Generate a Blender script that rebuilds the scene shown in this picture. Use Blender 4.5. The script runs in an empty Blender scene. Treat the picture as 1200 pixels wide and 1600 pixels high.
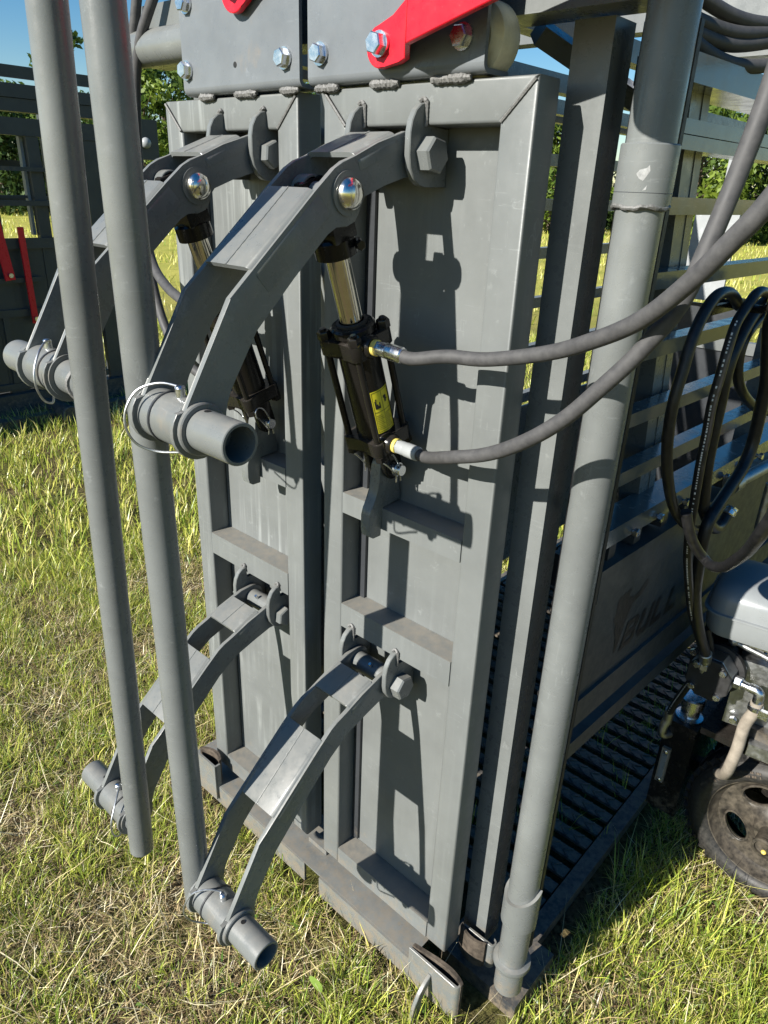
import bpy, bmesh, math, random
import numpy as np
from mathutils import Vector, Matrix
random.seed(7); rng = np.random.default_rng(11)
S = bpy.context.scene
PI = math.pi; rad = math.radians
GZ = -0.108                                   # ground level

# ------------------------------------------------------------------ camera
cd = bpy.data.cameras.new("camera"); cam = bpy.data.objects.new("camera", cd)
S.collection.objects.link(cam); S.camera = cam
CAM = Vector((0.8574, -0.8037, 1.3990)); PITCH, YAW, ROLL = 0.4295, -0.7240, -0.0395
fw = Vector((math.sin(YAW)*math.cos(PITCH), math.cos(YAW)*math.cos(PITCH), -math.sin(PITCH)))
rt = Vector((math.cos(YAW), -math.sin(YAW), 0)); dn = fw.cross(rt)
c_, s_ = math.cos(ROLL), math.sin(ROLL)
rt, dn = c_*rt + s_*dn, -s_*rt + c_*dn
m = Matrix(((rt.x, -dn.x, -fw.x, CAM.x), (rt.y, -dn.y, -fw.y, CAM.y), (rt.z, -dn.z, -fw.z, CAM.z), (0, 0, 0, 1)))
cam.matrix_world = m
cd.sensor_fit = 'HORIZONTAL'; cd.sensor_width = 36.0; cd.lens = 36*1112.57/1200
cd.clip_start = 0.02; cd.clip_end = 500

# ------------------------------------------------------------------ sky, sun, exposure
SUN = Vector((0.19, 1.0, -0.565)).normalized()          # direction the light travels
elev = math.asin(-SUN.z); az = math.atan2(-SUN.x, -SUN.y)
W = bpy.data.worlds.new("World"); S.world = W; W.use_nodes = True
nt = W.node_tree; bg = nt.nodes["Background"]
sk = nt.nodes.new("ShaderNodeTexSky"); sk.sky_type = 'NISHITA'; sk.sun_disc = False
sk.sun_elevation = elev; sk.sun_rotation = az; sk.air_density = 1.0; sk.dust_density = 0.25; sk.ozone_density = 2.2
hs = nt.nodes.new('ShaderNodeHueSaturation'); hs.inputs['Saturation'].default_value = 1.42
nt.links.new(sk.outputs[0], hs.inputs['Color']); nt.links.new(hs.outputs[0], bg.inputs[0]); bg.inputs[1].default_value = 0.06
sd = bpy.data.lights.new("sun", 'SUN'); so = bpy.data.objects.new("sun", sd); S.collection.objects.link(so)
sd.energy = 5.0; sd.angle = rad(0.53); sd.color = (1.0, 0.955, 0.88)
so.rotation_euler = SUN.to_track_quat('-Z', 'Y').to_euler(); so.location = (-3, -12, 8)
S.view_settings.view_transform = 'Standard'; S.view_settings.look = 'None'
S.view_settings.gamma = 1.0; S.view_settings.exposure = 1.06; S.view_settings.use_curve_mapping = False
try: S.cycles.max_bounces = 6; S.cycles.diffuse_bounces = 1
except Exception: pass

# ------------------------------------------------------------------ materials
def mat_base(name):
    m = bpy.data.materials.new(name); m.use_nodes = True
    nt = m.node_tree; return m, nt, nt.nodes["Principled BSDF"]
def N(nt, t, **kw):
    n = nt.nodes.new(t)
    for k, v in kw.items():
        if k in n.inputs.keys() if hasattr(n.inputs, 'keys') else False: n.inputs[k].default_value = v
        else: setattr(n, k, v)
    return n
def noise(nt, scale, detail=4, rough=.55, vec=None, stretch=None):
    tc = nt.nodes.new("ShaderNodeTexCoord"); src = tc.outputs['Object']
    if stretch:
        mp = nt.nodes.new("ShaderNodeMapping"); mp.inputs['Scale'].default_value = stretch
        nt.links.new(src, mp.inputs[0]); src = mp.outputs[0]
    n = nt.nodes.new("ShaderNodeTexNoise"); n.inputs['Scale'].default_value = scale
    n.inputs['Detail'].default_value = detail; n.inputs['Roughness'].default_value = rough
    nt.links.new(src, n.inputs['Vector']); return n.outputs['Fac']
def ramp(nt, fac, stops):
    r = nt.nodes.new("ShaderNodeValToRGB"); e = r.color_ramp.elements
    while len(e) < len(stops): e.new(.5)
    for i, (p, c) in enumerate(stops):
        e[i].position = p; e[i].color = (c, c, c, 1) if not isinstance(c, tuple) else (*c, 1)
    nt.links.new(fac, r.inputs[0]); return r.outputs[0]
def mix(nt, fac, a, b):
    n = nt.nodes.new("ShaderNodeMix"); n.data_type = 'RGBA'
    for sock, v in ((n.inputs[0], fac), (n.inputs[6], a), (n.inputs[7], b)):
        if isinstance(v, (int, float)): sock.default_value = v
        elif isinstance(v, tuple): sock.default_value = (*v, 1)
        else: nt.links.new(v, sock)
    return n.outputs[2]
def math_(nt, op, a, b=0.5):
    n = nt.nodes.new("ShaderNodeMath"); n.operation = op
    for s, v in ((n.inputs[0], a), (n.inputs[1], b)):
        if isinstance(v, (int, float)): s.default_value = v
        else: nt.links.new(v, s)
    return n.outputs[0]
def bump(nt, b, h, strength=.1, dist=.001):
    n = nt.nodes.new("ShaderNodeBump"); n.inputs['Strength'].default_value = strength; n.inputs['Distance'].default_value = dist
    nt.links.new(h, n.inputs['Height']); nt.links.new(n.outputs[0], b.inputs['Normal'])

def paint(name, col, rough=.36, dust=.45, streak=0, var=.12, spec=.32, dustcol=(.22, .205, .175)):
    m, nt, b = mat_base(name)
    big = noise(nt, 7, 5, .6); fine = noise(nt, 420, 2); mid = noise(nt, 45, 5, .65)
    lo = tuple(c*(1-var) for c in col); hi = tuple(c*(1+var) for c in col)
    base = mix(nt, ramp(nt, big, [(.3, 0.), (.7, 1.)]), lo, hi)
    if streak:                                            # dried rain runs
        st = noise(nt, 1, 4, .6, stretch=(75, 75, 3.0)); pt = noise(nt, 5, 3)
        f = math_(nt, 'MULTIPLY', ramp(nt, st, [(.50, 0.), (.64, 1.)]), ramp(nt, pt, [(.38, 0.), (.62, 1.)]))
        base = mix(nt, math_(nt, 'MULTIPLY', f, streak), base, tuple(c*1.75+.02 for c in col))
    # specks of dirt and light scuffs
    sp = ramp(nt, noise(nt, 160, 3, .7), [(.68, 0.), (.74, 1.)])
    base = mix(nt, math_(nt, 'MULTIPLY', sp, .35), base, dustcol)
    sc = math_(nt, 'MULTIPLY', ramp(nt, noise(nt, 30, 6, .75), [(.61, 0.), (.70, 1.)]), .38)
    base = mix(nt, sc, base, tuple(c*1.7+.02 for c in col))
    # old rust-coloured run-off stains, few and local
    rs = math_(nt, 'MULTIPLY', ramp(nt, noise(nt, 5.5, 5, .6), [(.66, 0.), (.74, 1.)]), ramp(nt, noise(nt, 60, 4, .6, stretch=(1, 1, .35)), [(.42, 0.), (.62, 1.)]))
    base = mix(nt, math_(nt, 'MULTIPLY', rs, .35), base, (.26, .19, .115))
    # fine scratches through the top coat, and splashed mud near the ground
    w1 = ramp(nt, noise(nt, 1, 2, .4, stretch=(14, 14, 210)), [(.655, 0.), (.668, 1.), (.682, 0.)]); w2 = ramp(nt, noise(nt, 1, 2, .4, stretch=(150, 40, 16)), [(.672, 0.), (.684, 1.), (.696, 0.)])
    pm = ramp(nt, noise(nt, 9, 3), [(.50, 0.), (.60, 1.)])
    base = mix(nt, math_(nt, 'MULTIPLY', math_(nt, 'MULTIPLY', math_(nt, 'MAXIMUM', w1, w2), pm), .26), base, tuple(c*2.1+.03 for c in col))
    gp = nt.nodes.new("ShaderNodeNewGeometry"); sp_ = nt.nodes.new("ShaderNodeSeparateXYZ"); nt.links.new(gp.outputs['Position'], sp_.inputs[0])
    hz = nt.nodes.new("ShaderNodeMapRange"); hz.inputs[1].default_value = .16; hz.inputs[2].default_value = -.09; nt.links.new(sp_.outputs[2], hz.inputs[0])
    mud = math_(nt, 'MULTIPLY', ramp(nt, math_(nt, 'ADD', noise(nt, 38, 6, .72), math_(nt, 'MULTIPLY', hz.outputs[0], .22)), [(.60, 0.), (.76, 1.)]), hz.outputs[0])
    base = mix(nt, math_(nt, 'MULTIPLY', mud, .65), base, (.21, .17, .12))
    # dust lies on faces that look up
    g = nt.nodes.new("ShaderNodeNewGeometry"); sx = nt.nodes.new("ShaderNodeSeparateXYZ")
    nt.links.new(g.outputs['True Normal'], sx.inputs[0])
    up = ramp(nt, sx.outputs[2], [(.55, 0.), (.95, 1.)])
    dm = math_(nt, 'MULTIPLY', up, math_(nt, 'MULTIPLY', ramp(nt, mid, [(.36, .25), (.68, 1.)]), dust))
    base = mix(nt, dm, base, dustcol)
    nt.links.new(base, b.inputs['Base Color'])
    r1 = ramp(nt, mid, [(.3, rough-.08), (.7, rough+.10)])
    r = math_(nt, 'ADD', r1, math_(nt, 'MULTIPLY', dm, .4)); nt.links.new(r, b.inputs['Roughness'])
    b.inputs['Specular IOR Level'].default_value = spec
    bump(nt, b, math_(nt, 'ADD', math_(nt, 'MULTIPLY', fine, .5), mid), .12, .0012)
    return m
def metal(name, col, rough=.25, var=.15):
    m, nt, b = mat_base(name)
    n1 = noise(nt, 90, 4, .7)
    nt.links.new(mix(nt, ramp(nt, n1, [(.35, 0.), (.7, 1.)]), tuple(c*(1-var) for c in col), col), b.inputs['Base Color'])
    b.inputs['Metallic'].default_value = 1.0
    nt.links.new(ramp(nt, n1, [(.3, rough-.06), (.7, rough+.12)]), b.inputs['Roughness']); bump(nt, b, n1, .08, .0006)
    return m
def plain(name, col, rough=.5, var=.2, scale=40, spec=.4, bmp=.15, col2=None, lo=.35, hi=.68, dist=.0012, stretch=None):
    m, nt, b = mat_base(name)
    n1 = noise(nt, scale, 6, .65, stretch=stretch)
    nt.links.new(mix(nt, ramp(nt, n1, [(lo, 0.), (hi, 1.)]), tuple(c*(1-var) for c in col), col2 or tuple(min(1, c*(1+var)) for c in col)), b.inputs['Base Color'])
    nt.links.new(ramp(nt, n1, [(.3, max(.05, rough-.08)), (.7, min(1, rough+.1))]), b.inputs['Roughness'])
    b.inputs['Specular IOR Level'].default_value = spec; bump(nt, b, n1, bmp, dist)
    return m
M = {}
GREY = (.133, .142, .139)
M['steel'] = paint('grey_paint', GREY, rough=.29, var=.17, spec=.42)
M['steel_n'] = paint('grey_paint_rain_marked', GREY, rough=.38, streak=.10, dust=.35)
M['steel_d'] = paint('grey_paint_dusty', GREY, rough=.4, dust=.85, streak=.12, dustcol=(.215,.195,.16))
M['steel_s'] = paint('grey_paint_streaked', GREY, streak=.70, rough=.42)
M['plate'] = paint('grey_paint_plate', (.132, .144, .153), rough=.31, var=.18)
M['weld'] = plain('weld_bead', (.13, .13, .125), .5, .3, 300, bmp=.6)
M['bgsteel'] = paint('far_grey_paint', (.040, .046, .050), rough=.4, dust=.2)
M['gloss'] = paint('glossy_grey_paint', (.105,.116,.116), rough=.15, dust=.22, spec=.5, var=.14)
M['side_shaded'] = paint('grey_paint_with_shade', (.036,.043,.048), rough=.42, dust=.3, spec=.35)  # grey paint darkened, the side panels' shade is mixed into its colour
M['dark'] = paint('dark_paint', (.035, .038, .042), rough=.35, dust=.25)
M['red'] = paint('red_paint', (.55, .011, .024), rough=.3, dust=.06, var=.06, dustcol=(.45, .1, .1))
M['black'] = paint('black_paint', (.012, .011, .010), rough=.22, dust=.25, var=.3, dustcol=(.09, .075, .06))
M['blackmatte'] = plain('black_cover', (.02, .02, .02), .55, .3, 60)
M['zinc'] = metal('zinc', (.72, .74, .76), .24)
M['cable'] = metal('steel_cable', (.45,.47,.49), .4)
M['chrome'] = metal('chrome_rod', (.70, .66, .56), .10, .08)
M['dome'] = metal('dome_cap', (.78, .76, .70), .16, .1)
M['brass'] = plain('yellow_plug', (.62, .50, .12), .4, .1)
M['alu'] = metal('aluminium', (.56, .57, .58), .36)
M['cast'] = metal('cast_aluminium', (.45, .46, .46), .42, .3)
M['hose_g'] = plain('dusty_rubber_hose', (.050, .050, .052), .58, .12, 75, .3, .22, (.078, .077, .077), lo=.3, hi=.75, dist=.0006)
M['hose_b'] = plain('black_rubber_hose', (.011, .011, .012), .38, .3, 90, .4, .15, (.022, .022, .023))
M['hose_t'] = plain('tan_suction_hose', (.24, .21, .17), .7, .2, 50, .3, .3)
M['rubber'] = plain('rubber_pad', (.035, .030, .025), .8, .3, 35, .2, .4, (.13, .105, .08))
M['tyre'] = plain('tyre_rubber', (.020, .020, .020), .5, .3, 110, .35, .2, (.046, .043, .038))
M['rim'] = plain('dusty_rim', (.030, .027, .023), .45, .3, 60, .4, .3, (.085, .072, .054))
M['tank'] = plain('tank_silver', (.21, .225, .23), .30, .06, 12, .5, .03)
M['white'] = plain('white_nylon', (.55, .51, .36), .5, .2, 30, .4, .2)
M['print'] = plain('white_print', (.6, .6, .58), .6, .1, 90)
M['label'] = plain('yellow_label', (.62, .56, .03), .4, .1, 50, .4, .05)
M['ink'] = plain('black_ink', (.012, .012, .012), .5, .1, 50)
M['decal'] = plain('dark_decal', (.010, .011, .013), .4, .1, 50)
M['scuff'] = plain('scuffed_paint', (.27, .275, .27), .6, .3, 200)
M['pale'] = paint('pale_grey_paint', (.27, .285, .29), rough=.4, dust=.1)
M['trunk'] = plain('bark', (.09, .07, .05), .9, .4, 12, .2, .5)

# ------------------------------------------------------------------ mesh helpers
class MB:
    """collects shapes into one bmesh"""
    def __init__(s): s.b = bmesh.new()
    def _bev(s, faces, r, seg=2):
        if r > 0:
            es = {e for f in faces for e in f.edges}
            es = [e for e in es if len(e.link_faces) == 2 and e.calc_face_angle(0) > .3]
            bmesh.ops.bevel(s.b, geom=es, offset=r, segments=seg, profile=.5, affect='EDGES', clamp_overlap=True)
    def box(s, x0, x1, y0, y1, z0, z1, r=.003, seg=2, mtx=None):
        v = [s.b.verts.new(Vector(p)) for p in ((x0,y0,z0),(x1,y0,z0),(x1,y1,z0),(x0,y1,z0),(x0,y0,z1),(x1,y0,z1),(x1,y1,z1),(x0,y1,z1))]
        if mtx:
            for q in v: q.co = mtx @ q.co
        f = [s.b.faces.new([v[i] for i in q]) for q in ((3,2,1,0),(4,5,6,7),(0,1,5,4),(1,2,6,5),(2,3,7,6),(3,0,4,7))]
        s._bev(f, r, seg); return s
    def prism(s, poly, fr, a, b, r=0., seg=2):
        """poly of (u,v); fr = function (u,v,w) -> point; extruded in w from a to b"""
        va = [s.b.verts.new(Vector(fr(u, v, a))) for u, v in poly]; vb = [s.b.verts.new(Vector(fr(u, v, b))) for u, v in poly]
        n = len(poly); f = [s.b.faces.new(va[::-1]), s.b.faces.new(vb)]
        for i in range(n): f.append(s.b.faces.new((va[i], va[(i+1) % n], vb[(i+1) % n], vb[i])))
        if r > 0:
            es = {e for q in f[:2] for e in q.edges}
            bmesh.ops.bevel(s.b, geom=list(es), offset=r, segments=seg, profile=.5, affect='EDGES', clamp_overlap=True)
        return s
    def lathe(s, prof, o, ax, n=24, ref=None, cap=True):
        """prof list of (r, t) along axis ax from o"""
        o = Vector(o); ax = Vector(ax).normalized()
        u = Vector(ref) if ref else (Vector((0,0,1)) if abs(ax.z) < .9 else Vector((1,0,0)))
        u = (u - ax*u.dot(ax)).normalized(); w = ax.cross(u)
        rings = []
        for r, t in prof:
            if r < 1e-6: rings.append([s.b.verts.new(o+ax*t)])
            else: rings.append([s.b.verts.new(o+ax*t+(u*math.cos(2*PI*k/n)+w*math.sin(2*PI*k/n))*r) for k in range(n)])
        for A, B in zip(rings, rings[1:]):
            for k in range(n):
                k2 = (k+1) % n
                if len(A) == 1 and len(B) == 1: continue
                if len(A) == 1: s.b.faces.new((A[0], B[k2], B[k]))
                elif len(B) == 1: s.b.faces.new((A[k], A[k2], B[0]))
                else: s.b.faces.new((A[k], A[k2], B[k2], B[k]))
        if cap:
            if len(rings[0]) > 1: s.b.faces.new(rings[0][::-1])
            if len(rings[-1]) > 1: s.b.faces.new(rings[-1])
        return s
    def cyl(s, p0, p1, r, n=20, r2=None, ch=0., ref=None):
        p0, p1 = Vector(p0), Vector(p1); L = (p1-p0).length; r2 = r if r2 is None else r2
        pr = [(r-ch, 0), (r, ch), (r2, L-ch), (r2-ch, L)] if ch else [(r, 0), (r2, L)]
        return s.lathe(pr, p0, p1-p0, n, ref)
    def pipe(s, p0, p1, r, wall=.004, n=28, ch=.001):
        p0, p1 = Vector(p0), Vector(p1); L = (p1-p0).length
        return s.lathe([(r-wall, L*.25), (r-wall, 0), (r-ch, 0), (r, ch), (r, L-ch), (r-ch, L), (r-wall, L), (r-wall, L*.75)], p0, p1-p0, n, cap=True)
    def hexh(s, c, ax, af=.03, h=.014, spin=0.):
        """hexagon bolt head with a chamfered top"""
        R = af/math.sqrt(3); ax = Vector(ax).normalized()
        u = Vector((0,0,1)) if abs(ax.z) < .9 else Vector((1,0,0)); u = (u-ax*u.dot(ax)).normalized()
        u = Matrix.Rotation(spin, 3, ax) @ u
        s.lathe([(R, 0), (R, h*.86), (R*.88, h)], c, ax, 6, ref=u); return s
    def sweep(s, pts, r, n=12, res=6, closed=False, cap=True, rfun=None):
        P = catmull(pts, res, closed); P = [Vector(p) for p in P]; T = []
        for i in range(len(P)):
            if closed: t = P[(i+1) % len(P)]-P[i-1]
            else: t = P[min(i+1, len(P)-1)]-P[max(i-1, 0)]
            T.append(t.normalized())
        u = T[0].orthogonal().normalized(); rings = []
        for i, (p, t) in enumerate(zip(P, T)):
            u = (u-t*u.dot(t)).normalized(); w = t.cross(u); rr = rfun(i/(len(P)-1)) if rfun else r
            rings.append([s.b.verts.new(p+(u*math.cos(2*PI*k/n)+w*math.sin(2*PI*k/n))*rr) for k in range(n)])
        m = len(rings)
        for i in range(m if closed else m-1):
            A, B = rings[i], rings[(i+1) % m]
            for k in range(n): s.b.faces.new((A[k], A[(k+1) % n], B[(k+1) % n], B[k]))
        if cap and not closed: s.b.faces.new(rings[0][::-1]); s.b.faces.new(rings[-1])
        return s
    def sphere(s, c, r, sc=(1,1,1), sub=2):
        bmesh.ops.create_icosphere(s.b, subdivisions=sub, radius=r, matrix=Matrix.Translation(Vector(c)) @ Matrix.Diagonal((*sc, 1))); return s
    def poly(s, pts):
        s.b.faces.new([s.b.verts.new(Vector(p)) for p in pts]); return s
    def build(s, name, mat, parent=None, root=(0,0,0), mx=None, label=None, jitter=0, kind=None):
        b = s.b
        if mx is not None:
            for v in b.verts: v.co.x = mx - v.co.x           # mirror image across x
            bmesh.ops.reverse_faces(b, faces=b.faces)
        if jitter:
            for v in b.verts: v.co += Vector((random.gauss(0, jitter), random.gauss(0, jitter), random.gauss(0, jitter)))
        for v in b.verts: v.co -= Vector(root)
        me = bpy.data.meshes.new(name); b.to_mesh(me); b.free()
        me.materials.append(mat); me.shade_smooth(); me.set_sharp_from_angle(angle=rad(33))
        o = bpy.data.objects.new(name, me); S.collection.objects.link(o)
        if parent is not None: o.parent = parent
        else: o.location = root
        if label: o['label'] = label
        if kind: o['kind'] = kind
        return o
def catmull(pts, res, closed=False):
    P = [Vector(p) for p in pts]; out = []; n = len(P)
    if n < 3 and not closed: return P
    for i in range(n if closed else n-1):
        if closed: a, b, c, d = P[i-1], P[i], P[(i+1) % n], P[(i+2) % n]
        else: a, b, c, d = P[max(i-1, 0)], P[i], P[i+1], P[min(i+2, n-1)]
        for k in range(res):
            t = k/res
            out.append(.5*((2*b)+(c-a)*t+(2*a-5*b+4*c-d)*t*t+(3*b-a-3*c+d)*t**3))
    if not closed: out.append(P[-1])
    return out
def arc(cx, cy, r, a0, a1, n=8): return [(cx+r*math.cos(rad(a0+(a1-a0)*k/n)), cy+r*math.sin(rad(a0+(a1-a0)*k/n))) for k in range(n+1)]
YZ = lambda u, v, w: (w, u, v)                 # polygon in y,z extruded along x
XZ = lambda u, v, w: (u, w, v)
XY = lambda u, v, w: (u, v, w)
class Thing:
    def __init__(s, name, label, cat, loc=(0,0,0), group=None, mx=None):
        e = bpy.data.objects.new(name, None); S.collection.objects.link(e); e.empty_display_size = .05
        if mx is not None: loc = (mx-loc[0], loc[1], loc[2])
        e.location = loc; e['label'] = label; e['category'] = cat
        if group: e['group'] = group
        s.e, s.loc, s.mx = e, loc, mx
    def part(s, name, mb, mat, on=None, label=None, kind=None, jitter=0):
        return mb.build(name, M[mat] if isinstance(mat, str) else mat, on or s.e, s.loc, s.mx, label, jitter, kind)
def single(name, mb, mat, label, cat, loc, group=None):
    o = mb.build(name, M[mat] if isinstance(mat, str) else mat, None, loc); o['label'] = label; o['category'] = cat
    if group: o['group'] = group
    return o
MX = -0.056                                    # the head gate is mirrored about x = MX/2
# ================================================================== HEAD GATE DOORS
def weld(x0, x1, y, z, r=.0055):
    mb = MB(); n = max(6, int((x1-x0)/.0028)); ph = random.uniform(0, 6)
    pts = [(x0+(x1-x0)*i/n, y, z) for i in range(n+1)]
    mb.sweep(pts, r, 8, 2, rfun=lambda t: r*(.45+.55*min(1, 6*t, 6*(1-t)))*(1+.05*math.sin(t*n*1.9+ph)+.10*math.sin(t*7.3+ph*3)))
    return mb
LUG = [(.0,1.4975),(-.010,1.4955),(-.020,1.488),(-.027,1.476),(-.030,1.462),(-.030,1.436),(-.027,1.421),(-.019,1.408),(-.008,1.401),(.004,1.399),(.0485,1.399),(.0485,1.4705),(.0,1.4705)]
def door(mx, side):
    W_, H = .354, 1.52
    if mx is None: lab = 'grey steel head gate door nearer the camera, yellow-labelled cylinder mounted on it'
    else: lab = 'farther grey steel head gate door behind the crossing poles, rain-streaked panel'
    t = Thing('headgate_door', lab, 'gate door', (W_/2, .025, 0), 'head gate doors', mx)
    st = 'steel_s' if mx is not None else 'steel_n'
    T = .048
    # frame: two stiles, mitred top rail and bottom rail
    for o_, i_ in ((0, T), (W_, W_-T)):
        pg = [(o_, 0), (i_, 0), (i_, H-.049), (o_, H-.0006)]
        t.part('stile', MB().prism(pg if o_ == 0 else pg[::-1], XZ, 0, .05, .0045, 3), st)
    tr = MB().prism([(.0008, H), (T+.0003, H-.0487), (W_-T-.0003, H-.0487), (W_-.0008, H)], XZ, .0003, .05, .0045, 3)
    t.part('top_rail', tr, st)
    for xa, xb in ((.003, T-.002), (W_-.003, W_-T+.002)):       # corner mitre welds
        t.part('mitre_weld', MB().sweep([(xa+(xb-xa)*k/8, -.0005, H-.004-.043*k/8) for k in range(9)], .0028, 6, 2, rfun=lambda q: .0022*(1+.10*math.sin(q*45))), 'weld')
    t.part('bottom_rail', MB().box(T+.0005, W_-T-.0005, 0.0006, .05, .0, .044, .004, 3), 'steel_d')
    t.part('cross_rail', MB().box(T+.0005, W_-T-.0005, .0008, .05, .874, .912, .004, 3), 'steel_d')
    t.part('cross_rail', MB().box(T+.0005, W_-T-.0005, .0008, .05, .637, .687, .004, 3), 'steel_d')
    t.part('panel', MB().box(.012, W_-.012, .0505, .054, .01, H-.02, 0), st)
    # overlapping seam of the recess panel, left of centre
    t.part('panel_strip', MB().box(T+.001, T+.018, .044, .0504, .05, H-.055, .001, 1), 'dark')
    # lugs
    for dz in (0, -.848):
        for x in (.073, .183):
            lug = t.part('pivot_lug', MB().prism([(y, z+dz) for y, z in LUG], YZ, x, x+.010, .0012, 1), 'steel')
            t.part('lug_weld', MB().sweep([(x+.005+s*.0062, -.002, 1.499+dz-k*.0042) for s in (1,) for k in range(8)], .0035, 6, 2, rfun=lambda q: .0026*(1+.12*math.sin(q*37))).sweep([(x+.0005, -.004, 1.498+dz), (x+.005, -.001, 1.502+dz), (x+.0105, -.002, 1.498+dz)], .003, 6, 3), 'weld', on=lug)
    # bracket that carries the cylinder
    br = [(.047,.95),(.02,1.003)]
    br = arc(.012, .985, .020, 20, 180, 8) + [(-.009,.962),(-.010,.945),(-.016,.930),(-.026,.918),(-.030,.905),(-.030,.880),(-.027,.868),(-.018,.862),(.0,.862),(.0,.916),(.045,.916),(.045,.93)]
    t.part('cylinder_bracket', MB().prism(br, YZ, .122, .142, .002, 2), 'steel')
    # header plate with folded lower lip, rollers and bolts
    x0, x1 = (-.019, .285) if mx is None else (-.019, .272)
    pp = [(-.012, 1.76), (-.012, 1.5345)] + arc(-.001, 1.5345, .011, 180, 270, 6) + [(.04, 1.5235), (.04, 1.5295), (-.001, 1.5295)] + arc(-.001, 1.5345, .005, 270, 180, 4) + [(-.006, 1.76)]
    hp = t.part('header_plate', MB().prism(pp, YZ, x0, x1, 0), 'plate')
    if mx is None:
        bolts = [(.008, 1.561, .2), (.253, 1.561, .5), (.135, 1.56, .1)]
        rollers = (.256,)
        welds = [(-.012, .035), (.095, .146), (.20, .262)]
    else:
        bolts = [(.012, 1.561, .3), (.258, 1.560, .1), (.250, 1.651, .6)]
        rollers = ()
        welds = [(-.008, .035), (.09, .145), (.20, .24)]
    for bx, bz, sp in bolts:
        if mx is None and bx == .135: continue             # this one is on the red arm
        b = t.part('hex_bolt', MB().hexh((bx, -.0155, bz), (0,-1,0), .021, .0105, sp), 'zinc', on=hp)
        t.part('washer', MB().cyl((bx, -.0122, bz), (bx, -.0156, bz), .0145, 20), 'zinc', on=hp)
    for rx in rollers:
        t.part('track_roller', MB().lathe([(.010,0),(.026,0),(.030,.003),(.040,.006),(.042,.010),(.042,.036),(.040,.040)], (rx, .002, 1.562), (0,1,0), 36), 'white')
    if mx is not None:
        t.part('bolt_hole', MB().cyl((.130, -.0118, 1.5605), (.130, -.0124, 1.5605), .0042, 14), 'ink', on=hp)
    for a, b in welds:
        t.part('weld_bead', weld(a, b, -.0035+random.uniform(-.0006,.0006), 1.5215+random.uniform(-.001,.0006), random.uniform(.0050,.0064)), 'weld', on=hp, jitter=.0004)
    return t
door(None, 'near'); door(MX, 'far')

# ================================================================== LINKAGE ARMS
def arm_profile(upper):
    P = arc(.004, 1.437, .028, -95, 88, 10) + [(-.024,1.4635),(-.075,1.447),(-.114,1.4305),(-.135,1.424),(-.149,1.4155),(-.178,1.392),(-.276,1.307),(-.310,1.278)]
    P += [(-.377,1.160)] + arc(-.36, 1.137, .037, 142, 345, 14) + [(-.3245,1.150),(-.3215,1.162),(-.314,1.176),(-.275,1.239)]
    if upper: P += [(-.215,1.294),(-.160,1.342),(-.146,1.351),(-.128,1.350),(-.113,1.356),(-.105,1.367),(-.102,1.380),(-.096,1.387)]
    else: P += [(-.215,1.296),(-.150,1.356),(-.110,1.384)]
    P += [(-.060,1.399),(-.021,1.411)]
    return P
def channel(t, p, q, x0, x1, h=.020, lift=.0035, name='channel_cover'):
    (y0, z0), (y1, z1) = p, q; d = Vector((0, y1-y0, z1-z0)); L = d.length; d.normalize()
    n = Vector((0, -d.z, d.y)); n = n if n.z > 0 else -n
    xm, hw, R, wl = (x0+x1)/2, (x1-x0)/2+.0008, .013, .006
    out = [(-hw, -h)] + [(-hw+R+R*math.cos(rad(a)), lift-R+R*math.sin(rad(a))) for a in range(180, 89, -15)] + [(hw-R+R*math.cos(rad(a)), lift-R+R*math.sin(rad(a))) for a in range(90, -1, -15)] + [(hw, -h)]
    r = R-wl
    inn = [(hw-wl, -h)] + [(hw-R+r*math.cos(rad(a)), lift-R+r*math.sin(rad(a))) for a in range(0, 91, 15)] + [(-hw+R+r*math.cos(rad(a)), lift-R+r*math.sin(rad(a))) for a in range(90, 181, 15)] + [(-hw+wl, -h)]
    fr = lambda u, v, w: Vector((xm+u, y0, z0)) + n*v + d*w
    o = t.part(name, MB().prism(out+inn, fr, 0, L, .0006, 1), 'steel')
    mb = MB(); k = int(L/.004)
    mb.sweep([fr(.0003*math.sin(i*2.1), lift-.0006, L*i/k) for i in range(k+1)], .002, 6, 1, rfun=lambda q: .0019*(1+.12*math.sin(q*k*2.3)))
    t.part('seam_weld', mb, 'steel', on=o)
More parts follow.
